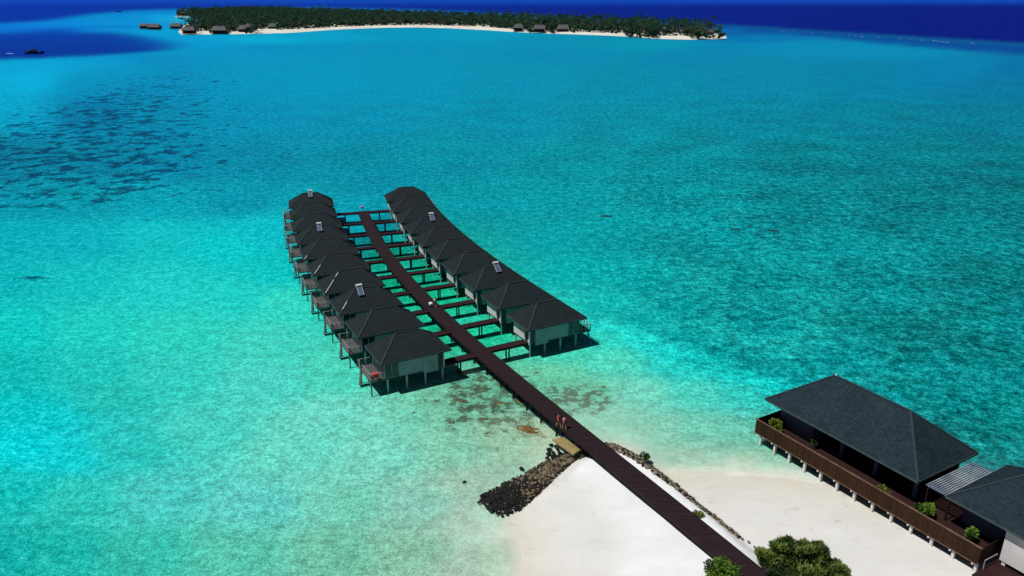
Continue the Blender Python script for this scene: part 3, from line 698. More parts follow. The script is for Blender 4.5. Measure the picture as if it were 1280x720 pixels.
# ------------------------------------------------------------------ clubhouse on stilts
TH = math.radians(30.3)
Cc = G(1146.9, 603.8, 5.0)
club = empty('clubhouse', (Cc.x, Cc.y, 0), TH)      # local x = across (inland to lagoon), local y = along, away from camera
tag(club, 'large stilt restaurant building with blue-grey hip roof above the beach, whole roof in view', 'building')
def shifted_roof(cx, cy, hl, hw, ins, ez, rz, par, m, cm):
    mb = hip_roof(hl, hw, ins, ez, rz, .18); mb.v = [(cx - y_, cy + x_, z_) for x_, y_, z_ in mb.v]
    o = mb.build('roof', m, par)
    cp = caps(hl, hw, ins, ez, rz, .18, .26); cp.v = [(cx - y_, cy + x_, z_) for x_, y_, z_ in cp.v]
    cp.build('ridge_cap', cm, o); return o
CE, CR, CW, CL = 5.0, 9.0, 9.8, 18.75
rf = shifted_roof(CW/2, CL/2, CL/2, CW/2, 4.85, CE, CR, club, [MT['roof2'], MT['fascia']], MT['cap2'])
MB().cyl((CW/2, CL-5.0, CR), (CW/2, CL-5.0, CR+.32), .09, .05).build('roof_vent', MT['tank'], rf)
FL = 1.75
# walls: closed west room, open terrace behind columns
mb = MB(); mb.box(1.9, CW-1.2, 13.4, 17.9, FL, CE-.01); mb.build('wall', MT['greywall'], club)
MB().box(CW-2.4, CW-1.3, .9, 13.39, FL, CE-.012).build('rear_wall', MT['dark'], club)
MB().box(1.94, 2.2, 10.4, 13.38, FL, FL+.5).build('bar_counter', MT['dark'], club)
for yy in (9.8, 5.7, 1.3):
    MB().box(2.15, 2.5, yy-.17, yy+.17, FL, CE-.01).build('column', MT['greywall'], club)
MB().box(CW-1.7, CW-1.35, .8, 1.15, FL-.0, CE-.01).build('column', MT['greywall'], club)
deck = empty('terrace', (Cc.x, Cc.y, 0), TH)
tag(deck, 'long raised timber terrace on white stilts with brown board fence, under the clubhouse', 'terrace')
MB().box(-1.35, CW-.6, -7.3, 18.4, FL-.16, FL-.01).build('floor', MT['clubdeck'], deck)
def fence_run(ax, ay, bx, by, nm):
    mb = MB(); mb.bar((ax,ay,FL+.56), (bx,by,FL+.56), .05, 1.5); o = mb.build(nm, MT['fence'], deck)
    return o
EX = -1.42
MB().box(EX-.03, EX+.03, -7.28, 18.44, FL-.28, FL+1.36).build('board_fence', MT['fence'], deck)
f2 = MB().box(EX+.04, 3.0, 18.42, 18.48, FL-.28, FL+1.36); f2.build('end_fence', MT['pierbeam'], deck)
f3 = MB().box(EX+.04, 2.3, -7.36, -7.3, FL-.28, FL+1.36); f3.build('end_fence', MT['pierbeam'], deck)
MB().box(EX-.09, EX+.09, -7.42, 18.52, FL+1.362, FL+1.43).build('cap_rail', MT['fencetop'], deck)
MB().box(EX-.08, EX+.0, -7.42, 18.52, FL-.38, FL-.282).build('edge_beam', MT['fencetop'], deck)
mb = MB()
for q in range(27):
    yy = -7.2 + q*(25.5/26); mb.box(EX+.032, EX+.1, yy-.04, yy+.04, FL-.0, FL+1.35)
mb.build('fence_post', MT['pierbeam'], deck)
for q in range(13):
    yy = 17.7 - q*2.07
    MB().box(EX+.14, EX+.40, yy-.12, yy+.12, -1.2, FL-.17).build('stilt', MT['white'], deck)
    MB().box(EX-.0, CW-.8, yy+.13, yy+.27, FL-.46, FL-.17).build('joist', MT['farwood'], deck)
    MB().box(EX-.14, EX-.001, yy+.12, yy+.28, FL-.5, FL-.385).build('joist_end', MT['white'], deck)
    if q % 2 == 0:
        MB().box(3.2, 3.45, yy-.12, yy+.12, -1.2, FL-.17).build('stilt', MT['white'], deck)
        MB().box(8.0, 8.25, yy-.12, yy+.12, -2, FL-.17).build('stilt', MT['white'], deck)
# pergola between the two roofs
pg = empty('pergola', (Cc.x, Cc.y, 0), TH)
tag(pg, 'weathered grey slat pergola bridging the gap between the two big roofs', 'pergola')
mb = MB()
y_ = -2.62
while y_ < -.15: mb.box(1.25, 8.85, y_, y_+.13, 4.42, 4.5); y_ += .235
mb.build('slat', MT['slat'], pg)
for xx in (1.5, 3.3, 5.2, 7.0, 8.6): MB().box(xx-.05, xx+.05, -2.62, -.1, 4.24, 4.41).build('beam', MT['slat'], pg)
for xx in (1.5, 5.2, 8.6):
    for yy in (-2.4, -.3): MB().box(xx-.07, xx+.07, yy-.07, yy+.07, FL, 4.23).build('post', MT['pierbeam'], pg)
# second building
b2 = empty('clubhouse', (Cc.x, Cc.y, 0), TH)
tag(b2, 'second blue-grey roofed stilt building with white lower wall, at the right end of the terrace', 'building')
shifted_roof(CW/2+.15, -2.7-7.5, 7.5, CW/2, 4.85, CE, CR, b2, [MT['roof2'], MT['fascia']], MT['cap2'])
MB().box(2.6, CW-1.2, -7.95, -3.3, FL, CE-.01).build('wall', MT['greywall'], b2)
MB().box(.75, CW-1.2, -16.5, -7.96, 1.55, CE-.015).build('white_wall', MT['wall'], b2)
MB().box(-2.6, 5, -17, -7.6, .95, 1.1).build('lower_deck', MT['clubdeck'], b2)
for yy in (-8.3, -10.6, -12.9, -15.2): MB().box(.85, 1.15, yy-.15, yy+.15, -.5, 1.54).build('stilt', MT['white'], b2)
for yy in (-8.3, -12, -16):
    for xx in (-2.4, 4.6): MB().box(xx-.12, xx+.12, yy-.12, yy+.12, -.6, .94).build('stilt', MT['white'], b2)
MB().bar((-1.1,-7.7,2.0), (.7,-7.75,2.0), .08, .08).bar((-1.1,-7.7,1.1),(-1.1,-7.7,2.0),.08,.08).build('handrail', MT['rail'], b2)

# ------------------------------------------------------------------ foliage
def leaf_cluster(mb, c, r, n_, size, seed, sq=(1,1,.8), mi=0, up=.3, wf=.34):
    rr = random.Random(seed)
    for _ in range(n_):
        v = Vector((rr.gauss(0,1), rr.gauss(0,1), rr.gauss(0,1))).normalized()
        rad = r*(rr.random()**.45)
        p = Vector((c[0]+v.x*rad*sq[0], c[1]+v.y*rad*sq[1], c[2]+v.z*rad*sq[2]))
        dirv = (v + Vector((rr.uniform(-.6,.6), rr.uniform(-.6,.6), up+rr.uniform(-.3,.5)))).normalized()
        sd_ = dirv.cross(Vector((rr.uniform(-1,1), rr.uniform(-1,1), rr.uniform(-1,1)))).normalized()
        l_ = size*rr.uniform(.6,1.5); w_ = l_*wf
        mb.add([p, p+dirv*l_*.5+sd_*w_, p+dirv*l_, p+dirv*l_*.5-sd_*w_], [(0,1,2,3)], mi)
def bush(name, loc, lobes, mats, leaf, label, cat, group=None, n_=260, stem=True, up=.3, seed=1, wf=.34):
    r = empty(name, loc)
    mb = MB()
    for k_, (x_, y_, z_, rad) in enumerate(lobes):
        leaf_cluster(mb, (x_, y_, z_), rad, int(n_*rad*rad) if rad > .6 else int(n_*.36), leaf, seed*50+k_, mi=k_ % len(mats), up=up, wf=wf)
    mb.build('foliage', mats, r)
    if stem:
        mb = MB()
        for k_, (x_, y_, z_, rad) in enumerate(lobes):
            mb.cyl((x_*.15, y_*.15, 0), (x_, y_, z_), .05+.03*rad, .02, k=6)
        mb.build('stem', MT['bark'], r)
    tag(r, label, cat, group); return r
def lobes(n_, R_, h, rad, seed):
    rr = random.Random(seed); out = []
    for _ in range(n_):
        t = rr.uniform(0, 2*PI); q = R_*math.sqrt(rr.random())
        out.append((math.cos(t)*q, math.sin(t)*q, h*(1-.45*(q/R_)**2)*rr.uniform(.6,1.0), rad*rr.uniform(.7,1.2)))
    return out
p = G(903, 722, 1.7)
bush('shrub', (p.x, p.y, 1.45), lobes(24, 1.12, 1.5, .55, 3), [MT['leafg'], MT['leafg'], MT['leafd']], .2, 'round bright green shrub growing beside the left edge of the pier', 'shrub', n_=900, seed=3)
p = G(995, 716, 1.5)
lb = [(-2.6,-.2,2.3,.9),(-2.3,.6,1.5,.9),(-1.6,-.1,3.5,.75),(-1.5,0,2.4,1.1),(-.9,.4,2.3,1.1),(.3,0,3.1,.8),(.2,.3,2.1,1.2),(1.1,-.1,2.3,1.0),(1.6,.2,2.6,.7),(2.2,0,1.6,.9),(2.9,-.3,1.3,.85),(3.4,-.6,.9,.7),(-.5,-1,2.0,1.2),(1,-1.2,1.6,1.1),(-2,-1,1.6,1.0),(2.4,-1.2,1.0,.9),(-.9,.1,3.2,.6),(.9,.2,3.0,.5)]
rs = random.Random(44); base_l = list(lb)
for (x_, y_, z_, r_) in base_l:
    for q_ in range(5):
        t_ = rs.uniform(0, 6.28); lb.append((x_+math.cos(t_)*r_*.8, y_+math.sin(t_)*r_*.8, z_+rs.uniform(.0, .75)*r_, rs.uniform(.2, .36)))
lb = [(x_, y_, z_, r_*.88 if r_ > .5 else r_) for (x_, y_, z_, r_) in lb]
bush('shrub', (p.x, p.y, .7), lb, [MT['leafc'], MT['leafc'], MT['leafd']], .34, 'wide dark olive bushy casuarina beside the right edge of the pier', 'shrub', n_=900, up=1.2, seed=5, wf=.12)
p = G(872, 646, 1.45)
bush('sapling', (p.x, p.y, 1.3), [(0,0,.35,.4),(.25,.1,.3,.3),(-.2,.1,.4,.3)], [MT['leafc']], .16, 'small olive plant on the sand strip right of the pier', 'plant', n_=500, seed=8)
p = G(805, 572, .8)
bush('sapling', (p.x, p.y, .6), [(0,0,.4,.45),(.3,.0,.3,.3)], [MT['leafd']], .2, 'small dark plant sprouting from the rock bank by the water', 'plant', n_=400, seed=9)
# terrace planting
def club_pt(x_, y_): 
    return Vector((Cc.x + math.cos(TH)*x_ - math.sin(TH)*y_, Cc.y + math.sin(TH)*x_ + math.cos(TH)*y_, FL))
plants = [(.3, 17.2, [(0,0,.9,.65),(.5,.4,.9,.6),(.9,.9,.8,.6),(.2,-.7,.7,.5),(0,.7,.8,.5)], 'leafy', 'yellow-green plant filling the far left corner of the terrace'),
          (-.55, 2.7, [(0,0,.9,.45),(0,.5,.95,.45),(.1,-.5,.85,.4)], 'leafy', 'low yellow-green plant behind the fence near the third column'),
          (.1, -1.0, [(0,0,1.0,.6),(.6,-.1,1.3,.65),(-.3,.4,1.0,.5),(.3,-.6,1.2,.5)], 'leafg', 'leafy green plant on the terrace in front of the pergola'),
          (.3, -5.4, [(0,0,.9,.5),(.3,.2,1.2,.5),(-.1,-.3,1.1,.45)], 'leafg', 'bushy green plant in the near right corner of the terrace'),
          (1.2, 12.4, [(0,0,.8,.35),(.1,.2,1.0,.3)], 'leafd', 'small dark plant beside the closed end wall of the clubhouse')]
for k_, (x_, y_, lb_, m_, lab) in enumerate(plants):
    q = club_pt(x_, y_); lb_ = [(a_*.85, b_*.85, c_*.85, d_*.72) for a_, b_, c_, d_ in lb_]
    r = bush('potted_plant', (q.x, q.y, FL), lb_, [MT[m_], MT[m_], MT['leafd']], .24, lab, 'plant', 'plants on the terrace', n_=520, seed=20+k_, up=.7)
    mb = MB(); mb.cyl((0,0,0), (0,0,.5), .26, .34, k=10); mb.build('planter', MT['pot'], r)

# ------------------------------------------------------------------ rocks
def rock_mesh(seed, m, sub=1):
    return MB().blob((0,0,0), 1, seed, (1, random.Random(seed).uniform(.6,1), random.Random(seed+1).uniform(.5,.8)), .28, sub).mesh('rock', m)
def mass(name, n_, sampler, smin, smax, mats, pick, label, cat):
    mb = MB(); base = []
    for k_ in range(10):
        t = MB().blob((0,0,0), 1, 100+k_, (1,.8,.65), .3, 1); base.append((np.array(t.v), t.f))
    V_ = []; F_ = []; MI = []; o_ = 0
    for q in range(n_):
        x_, y_, z_, sc = sampler(); bv, bf = base[q % 10]
        s_ = (smin + (smax-smin)*random.random()**3.5)*sc; an = random.uniform(0, 2*PI); c_, s2 = math.cos(an), math.sin(an)
        w_ = np.stack([(bv[:,0]*c_-bv[:,1]*s2)*s_+x_, (bv[:,0]*s2+bv[:,1]*c_)*s_+y_, bv[:,2]*s_+z_], 1)
        V_ += w_.tolist(); F_ += [tuple(i+o_ for i in f) for f in bf]; MI += [pick(x_, y_, z_)]*len(bf); o_ += len(w_)
    mb.v = V_; mb.f = F_; mb.mi = MI
    o = mb.build(name, mats); tag(o, label, cat, kind='stuff'); return o
gx0, gy0 = groyne.min(0); gx1, gy1 = groyne.max(0)
gtip = G(612, 625, .2)
def groyne_s():
    while True:
        x_, y_ = random.uniform(gx0, gx1), random.uniform(gy0, gy1)
        d_ = float(sdist(np.array([x_]), np.array([y_]), groyne)[0])
        if d_ > -.25 and (d_ > .1 or random.random() < .4):
            tipd = math.hypot(x_-gtip.x, y_-gtip.y)
            if tipd < 3.2 and random.random() < .35: continue
            h = min(.55, .05+.38*max(d_, 0)); return x_, y_, h*random.uniform(.75, 1.05), 1.0
def gpick(x_, y_, z_):
    tipd = math.hypot(x_-gtip.x, y_-gtip.y)
    pdark = .95 if tipd < 3.4 else (.72 if tipd < 5.8 else .3)
    if z_ < .24: pdark = max(pdark, .78)
    u = random.random()
    return 0 if u < pdark else (1 if u < pdark+(1-pdark)*.7 else 2)
mass('rubble', 6500, groyne_s, .07, .24, [MT['rockdark'], MT['rock'], MT['rockgrey']], gpick, 'brown and black rubble bank running left from the pier between sand and water', 'rubble')
gb = MB(); gpts = [tuple(q) for q in groyne]; cen = groyne.mean(0)
ring0 = [(x_, y_, -.6) for x_, y_ in gpts]; ring1 = [(x_+(cen[0]-x_)*.12, y_+(cen[1]-y_)*.12, .35) for x_, y_ in gpts]
n_ = len(gpts)
rline = [G(x, y, .7) for x, y in [(748,553),(768,561),(789,570),(808,582),(827,596),(845,610),(868,629),(888,644),(907,658),(924,671)]]
rwid = [1.3,1.9,2.2,2.0,1.8,1.5,1.2,.9,.6,.3]
def rl_s():
    u = random.random()**1.15*(len(rline)-1.001); k_ = int(u); f = u-k_
    a_, b_ = rline[k_], rline[k_+1]; w_ = rwid[k_]*(1-f)+rwid[k_+1]*f
    t = (b_-a_).normalized(); o_ = random.uniform(-1, 1)*w_/2*1.15
    x_ = a_.x+(b_.x-a_.x)*f + t.y*o_; y_ = a_.y+(b_.y-a_.y)*f - t.x*o_
    z_ = float(height(np.array([x_]), np.array([y_]))[0]); return x_, y_, max(z_, 0)+random.uniform(-.02,.12), 1.0
mass('rubble', 3400, rl_s, .07, .27, [MT['rockdark'], MT['rockgrey'], MT['rock']], lambda x_, y_, z_: 0 if random.random() < .38 else (1 if random.random() < .6 else 2),
     'grey rubble bank along the sand edge right of the pier', 'rubble')
# loose boulders one can tell apart
bms = [rock_mesh(k_, MT['rockdark'], 2) for k_ in range(6)]; bgs = [rock_mesh(20+k_, MT['rockgrey'], 2) for k_ in range(4)]
def rock_at(px_, py_, r_, kind, z=.15, label=None, group=None):
    me = random.choice({'d': bms, 'g': bgs}[kind]); q = G(px_, py_, z)
    o = bpy.data.objects.new('boulder', me); col.objects.link(o); o.location = q; r_ *= .72; o.scale = (r_*1.1, r_, r_*.9); o.rotation_euler = (random.uniform(-.2,.2), 0, random.uniform(0, 6.28))
    tag(o, label, 'rock', group); return o
for px_, py_, r_ in [(689,556,.32),(687,562,.42),(692,566,.4),(697,561,.3),(694,558,.25),(686,567,.4),(699,566,.35),(691,571,.4),(684,572,.3)]:
    rock_at(px_, py_, r_, 'd', .2, 'black boulder in the small heap beside the tan concrete slab', 'black boulders beside the slab')
for px_, py_, r_ in [(603,620,.4),(601,626,.3),(606,630,.3),(609,634,.3),(614,638,.33),(621,642,.25),(627,643,.33),(633,642,.3),(638,639,.3),(612,628,.4),(620,632,.45),(628,634,.4),(636,631,.4),(617,622,.4),(598,628,.22)]:
    rock_at(px_, py_, r_, 'd', .25, 'black wet boulder at the outer tip of the left rubble bank', 'black boulders at the rubble tip')
rock_at(652, 586, .38, 'd', .2, 'lone black boulder at the water edge halfway along the left rubble bank')
rock_at(581, 603, .34, 'd', -.02, 'lone dark rock in the water left of the rubble tip')
for px_, py_, r_ in [(928,673,.2),(936,677,.17),(943,683,.14),(915,667,.22),(921,668,.18),(949,690,.12)]:
    rock_at(px_, py_, r_, 'g', .75, 'small grey stone in the thin tail of stones on the right beach', 'small stones trailing off the right bank')
# coral heads round the pier foot, standing just through the surface
cms = [MB().blob((0,0,0), 1, 60+k_, (1,.85,.34), .30, 3).mesh('coral', MT['coral']) for k_ in range(3)]
cds = [MB().blob((0,0,0), 1, 90+k_, (1,.8,.3), .3, 2).mesh('coral', MT['coraldeep']) for k_ in range(3)]
cgs = [MB().blob((0,0,0), 1, 70+k_, (1,.8,.3), .32, 3).mesh('coral', MT['coralgrey']) for k_ in range(4)]
corals = [(661,537,1.25,'b'),(665,540,.9,'b'),(656,534,.8,'b'),(518,516,.65,'g'),(541,525,.4,'g'),(562,523,.6,'g'),(566,528,.8,'g'),(570,518,.4,'g'),(581,502,.95,'g'),(576,500,.7,'g'),(602,524,.6,'b'),(612,541,.7,'g'),(620,508,.9,'g'),(625,504,.7,'b'),(649,501,.7,'b'),(655,523,.6,'g'),(643,487,.5,'b'),(605,519,.5,'g'),(584,541,.3,'g'),(597,558,.28,'g'),(621,560,.35,'g'),(595,565,.22,'g'),(671,459+7,.55,'b'),(668,466,.4,'g'),(755,484,.7,'g'),(568,536,.5,'g'),(560,535,.5,'g'),(679,545,.3,'g'),(575,489,.5,'g'),(611,486,.5,'g'),(590,480,.5,'g'),(630,514,.4,'g'),(662,529,.5,'g'),(642,549,.25,'g'),(583,553,.25,'g')]
for px_, py_, r_, k_ in corals:
    me = random.choice(cms if k_ == 'b' else cgs); q = G(px_, py_, 0); o = bpy.data.objects.new('coral_rock', me); col.objects.link(o)
    o.location = (q.x, q.y, -.02-.12*r_); o.scale = (r_*1.1, r_*.9, r_*.6); o.rotation_euler = (0, 0, random.uniform(-.6,.6))
    if r_ == 1.25: lab, g_ = 'largest rusty brown coral rock, in shallow water left of the pier', None
    elif (px_, py_) == (518, 516): lab, g_ = 'small round brown coral rock standing apart near the nearest left villa', None
    elif px_ in (671, 668): lab, g_ = 'coral rock in clear water right of the pier by the nearest right-hand villa', 'coral rocks right of the pier'
    elif px_ == 755: lab, g_ = 'grey-green coral rock out in the water right of the pier', None
    else: lab, g_ = 'mottled coral rock in the shallows left of the pier foot', 'coral rocks left of the pier foot'
    tag(o, lab, 'coral rock', g_)
for k_, (px_, py_, r_, lab) in enumerate([(757,270,2.0,'dark coral head far out right of the farthest right-hand villas'),(920,286,1.6,'dark coral head in open lagoon, nearer of two at upper right'),(968,288,1.8,'dark coral head in open lagoon, right of its neighbour at upper right'),(1113,485,.5,'small dark coral head in water just behind the big clubhouse roof')]):
    q = G(px_, py_, 0); o = bpy.data.objects.new('coral_rock', random.choice(cds)); col.objects.link(o)
    o.location = (q.x, q.y, -.03); o.scale = (r_*.75, r_*.6, .3); tag(o, lab, 'coral rock')
# concrete slab by the pier
q = G(700, 556, .5)
sl = MB(); A_ = [G(690,549,.75), G(704,546,.75), G(727,561,1.1), G(716,568,1.1)]
sl.add([(v.x, v.y, v.z-.18) for v in A_]+[(v.x, v.y, v.z) for v in A_], [(0,3,2,1),(4,5,6,7),(0,1,5,4),(1,2,6,5),(2,3,7,6),(3,0,4,7)])
o = sl.build('concrete_slab', MT['slab']); tag(o, 'tan mossy concrete slab lying against the left side of the pier foot', 'slab')

# ------------------------------------------------------------------ people
def person(loc, rz, joints, top, bottom, label, group=None, hat=None):
    r = empty('person', loc, rz); tag(r, label, 'person', group)
    def skin(name, pts_, edges, radii, mat, root=0):
        me = bpy.data.meshes.new(name); me.from_pydata(pts_, edges, []); o = bpy.data.objects.new(name, me); col.objects.link(o)
        md = o.modifiers.new('skin', 'SKIN'); me.skin_vertices.new() if not me.skin_vertices else None
        for i_, v_ in enumerate(me.skin_vertices[0].data): v_.radius = (radii[i_], radii[i_]); v_.use_root = (i_ == root)
        o.modifiers.new('sub', 'SUBSURF').levels = 1; o.modifiers['sub'].render_levels = 1
        dg = bpy.context.evaluated_depsgraph_get(); me2 = bpy.data.meshes.new_from_object(o.evaluated_get(dg))
        o.modifiers.clear(); o.data = me2; me2.materials.clear(); me2.materials.append(mat); o.parent = r
        me2.polygons.foreach_set('use_smooth', [True]*len(me2.polygons)); return o
    J = joints
    names = ['pelvis','chest','neck','head','crown','sl','el','hl','sr','er','hr','pl','kl','fl','tl','pr','kr','fr','tr']
    pts_ = [J[k_] for k_ in names]
    E_ = [(0,1),(1,2),(2,3),(3,4),(1,5),(5,6),(6,7),(1,8),(8,9),(9,10),(0,11),(11,12),(12,13),(13,14),(0,15),(15,16),(16,17),(17,18)]
    R_ = [.13,.14,.055,.085,.07,.06,.042,.03,.06,.042,.03,.09,.06,.045,.03,.09,.06,.045,.03]
    skin('body', pts_, E_, R_, MT['skin'])
    tp = [J['pelvis'], J['chest'], (J['neck'][0], J['neck'][1], J['neck'][2]-.05), J['sl'], tuple((a_+b_)/2 for a_, b_ in zip(J['sl'], J['el'])), J['sr'], tuple((a_+b_)/2 for a_, b_ in zip(J['sr'], J['er']))]
    skin('shirt', tp, [(0,1),(1,2),(1,3),(3,4),(1,5),(5,6)], [.15,.165,.07,.08,.062,.08,.062], top)
    lo = [J['pelvis'], J['pl'], J['kl'], J['pr'], J['kr']]
    lo = [lo[0], lo[1], tuple(a_*.35+b_*.65 for a_, b_ in zip(J['pl'], J['kl'])), lo[3], tuple(a_*.35+b_*.65 for a_, b_ in zip(J['pr'], J['kr']))]
    skin('shorts', lo, [(0,1),(1,2),(0,3),(3,4)], [.155,.115,.09,.115,.09], bottom)
    h = J['crown']; MB().blob((h[0], h[1]-.02, h[2]+.005), .105, 5, (1,1.1,.95), .03, 2).build('hair', hat or MT['hair'], r, smooth=True)
    return r
def stand(stride=.22, lean=0.0, arm=.15):
    return dict(pelvis=(0,0,.95), chest=(0,.02+lean*.35,1.28), neck=(0,.03+lean*.55,1.47), head=(0,.05+lean*.65,1.6), crown=(0,.05+lean*.7,1.68),
        sl=(-.19,.02+lean*.45,1.38), el=(-.25,-arm+lean*.4,1.12), hl=(-.25,-arm+.12+lean*.4,.9), sr=(.19,.02+lean*.45,1.38), er=(.25,arm+lean*.4,1.13), hr=(.24,arm+.2+lean*.4,.96),
        pl=(-.1,0,.9), kl=(-.11,stride*.6,.5), fl=(-.11,stride,.08), tl=(-.11,stride+.14,.04), pr=(.1,0,.9), kr=(.11,-stride*.2,.5), fr=(.11,-stride,.1), tr=(.11,-stride+.13,.04))
pd = pier_dir(118); ang = math.atan2(pd.y, pd.x)-PI/2
q = G(543.5, 384, DZ)
q.x = pier_at(q.y)+.35
person((q.x, q.y, DZ), ang+PI, stand(.25, .1), MT['shirtw'], MT['navy'], 'person in white shirt and navy shorts walking on the middle of the pier')
bag = empty('luggage_trolley', (q.x-.75, q.y+.5, DZ), ang)
MB().box(-.22,.22,-.35,.35,.25,.55).build('luggage', MT['shirtw'], bag); mb = MB(); mb.box(-.34,.34,-.5,.5,.17,.24)
for x_ in (-.3,.3): mb.bar((x_,.48,.2),(x_,.6,1.0),.05,.05)
mb.bar((-.3,.6,1.0),(.3,.6,1.0),.05,.05); mb.build('frame', MT['navy'], bag)
for x_ in (-.3,.3):
    for y_ in (-.35,.35): MB().cyl((x_-.03,y_,.09),(x_+.03,y_,.09),.09,k=10).build('wheel', MT['dark'], bag)
tag(bag, 'small trolley with white load beside the walker in the white shirt', 'trolley')
q = G(705, 536, DZ); pd = pier_dir(q.y); ang = math.atan2(pd.y, pd.x)-PI/2
person((q.x+.0, q.y, DZ), ang+PI, stand(.2, .1), MT['pinkcloth'], MT['darkcloth'], 'bare-armed person in pale pink top on the pier near the beach, right of a companion')
person((q.x-.62, q.y+.45, DZ), ang+PI+.2, stand(.28, .0), MT['redcloth'], MT['darkcloth'], 'person in red top on the pier near the beach, left of a companion')
q = G(452, 264, 0)
o = MB().blob((0,0,.15), .42, 3, (1,1,.9), .03, 2).cyl((0,0,.4),(0,0,.9),.06,.04).build('buoy', MT['pinkbuoy'], smooth=True); o.location = (q.x-.5, q.y+3, 0)
tag(o, 'small magenta buoy floating just beyond the far end of the pier', 'buoy')

# ------------------------------------------------------------------ far island
near = [(228,43.5),(245,43),(262,43),(285,42.8),(330,42),(365,41),(400,38.3),(430,36.5),(480,34.6),(520,34.2),(560,35.2),(600,37.2),(640,39.8),(690,42),(720,43),(760,44.5),(790,46),(820,48.5),(860,49.6),(890,49.2),(908,48)]
far = [(906,44),(880,39.5),(840,36.5),(780,33.5),(700,29.5),(600,26),(500,21.5),(400,17.5),(340,14.5),(290,15),(250,17.3),(222,19),(219,20.6),(240,21.6),(258,22),(264,24.5),(245,28),(232,31),(226,36),(224,40)]
isl = poly(near+far, 0)
ix0, iy0 = isl.min(0); ix1, iy1 = isl.max(0)
def isl_h(X, Y): 
    d = sdist(X, Y, isl); return np.where(d > 0, np.minimum(d*.06, 1.6), np.maximum(d*.03, -3))
far_island, _, _, _ = grid('island_sand', np.linspace(ix0-20, ix1+20, 170), np.linspace(iy0-20, iy1+20, 170), isl_h, MT['farsand'])
tag(far_island, kind='structure')
hh = [(180,37,13,12,4,3.5,'dark thatched hut, leftmost of all off the far island tip'),(192,38,15,13,5,3,'pale grey thatched hut on stilts, second from the left off the island tip'),
      (219,37,15,12,5,3,'grey thatched stilt hut, third from the left off the island tip'),(235,43.5,17,13,5,4,'dark stilt hut standing at the near left corner of the far island'),
      (273,43,20,14,5.5,3.5,'wide grey thatched stilt hut just right of the small left beach patch'),(305,41.5,17,13,5.5,3.5,'grey thatched hut at the left end of the long far beach'),(312,38,13,12,5,3.5,'grey thatched hut partly behind another at the left end of the long beach'),
      (340,37.5,12,12,5,3,'lone thatched hut among trees behind the long far beach'),(269,24.5,11,12,5,3,'hut beside the inlet at the island back left'),(285,24,9,12,5,3,'hut beside the inlet, right of its neighbour'),(230,19.5,13,12,5,3,'hut on the thin far left arm of the island'),
      (648,40,13,13,5.5,4,'dark thatched stilt hut, left one of three in the island middle'),(674,41.5,16,13,5.5,4,'grey thatched stilt hut, middle one of three in the island middle'),(704,41.2,16,13,6,3.5,'wide pale thatched stilt hut, right one of three in the island middle'),
      (868,39.5,12,12,6,4,'tall thatched roof among palms near the right tip of the island'),(831,41.5,6,8,4,3,'small thatched hut behind the right-hand beach'),(889,45,7,9,5,3,'small thatched hut closest to the right tip of the island'),(876,42,6,8,5,3,'small thatched hut between two others near the right tip')]
hut_spots = [(G(h_[0], h_[1], 0).x, G(h_[0], h_[1], 0).y, h_[2]*G(h_[0], h_[1], 0).y/F, h_[3]) for h_ in hh]
tree_front = [(230,42.9),(243,42.6),(246,39.4),(262,39.2),(264,42.5),(313,42),(318,38.5),(365,37.2),(400,35.3),(430,33.8),(480,32.2),(540,31.9),(600,33.8),(641,36.8),(645,39.0),(690,41.2),(714,41.8),(719,40.2),(781,42.9),(785,46),(817,47.9),(822,45.2),(864,45.8),(868,49.2),(907,47.8)]
tpoly = poly(tree_front+[(904,44.5)]+far[1:10]+[(221,18.6),(221,20.4),(240,21.3),(262,21.6),(290,24.5),(262,29),(240,32)], 1.0)
# crowns: star of drooping fronds on a leaning trunk
def palm_tree(seed, h=13, cr=4.2, k_=9):
    rr = random.Random(seed); mb = MB(); lx, ly = rr.uniform(-1.5,1.5), rr.uniform(-1.5,1.5)
    mb.cyl((0,0,0), (lx,ly,h), .28, .18, k=5, mi=1)
    for q_ in range(k_):
        t = 2*PI*q_/k_+rr.uniform(-.2,.2); r_ = cr*rr.uniform(.8,1.15); ux, uy = math.cos(t), math.sin(t); px_, py_ = -uy, ux; z0 = h+rr.uniform(-.3,.6)
        m_ = (lx+ux*r_*.5, ly+uy*r_*.5, z0+1.2); e_ = (lx+ux*r_, ly+uy*r_, z0-1.4); w_ = .75
        mb.add([(lx,ly,z0),(m_[0]+px_*w_,m_[1]+py_*w_,m_[2]-.5),m_,(m_[0]-px_*w_,m_[1]-py_*w_,m_[2]-.5),e_],[(0,1,2),(0,2,3),(1,4,2),(3,2,4)],0)
    return mb
def broad_tree(seed, h=9, cr=4):
    rr = random.Random(seed); mb = MB(); mb.cyl((0,0,0),(0,0,h*.6),.35,.2,k=5,mi=1)
    for q_ in range(5): mb.blob((rr.uniform(-.5,.5)*cr, rr.uniform(-.5,.5)*cr, h*rr.uniform(.5,.85)), cr*rr.uniform(.45,.7), seed*7+q_, (1,1,.75), .3, 1)
    return mb
tmesh = [palm_tree(k_, 11+k_*1.0, 3.9).mesh('palm_tree', [MT['palm'] if k_ % 3 else MT['palml'], MT['bark']]) for k_ in range(6)]
bmesh_ = [broad_tree(k_+40, 7+k_).mesh('broadleaf_tree', [MT['palm'] if k_ % 2 else MT['palml'], MT['bark']]) for k_ in range(4)]
V_ = []; F_ = []; MI = []; o_ = 0
srcs = []
for k_, me in enumerate(tmesh+bmesh_):
    v_ = np.array([p_.co[:] for p_ in me.vertices]); f_ = [tuple(p_.vertices) for p_ in me.polygons]
    mi_ = [(2 if p_.material_index == 1 else (1 if me.materials[0] == MT['palml'] else 0)) for p_ in me.polygons]; srcs.append((v_, f_, mi_))
cnt = 0
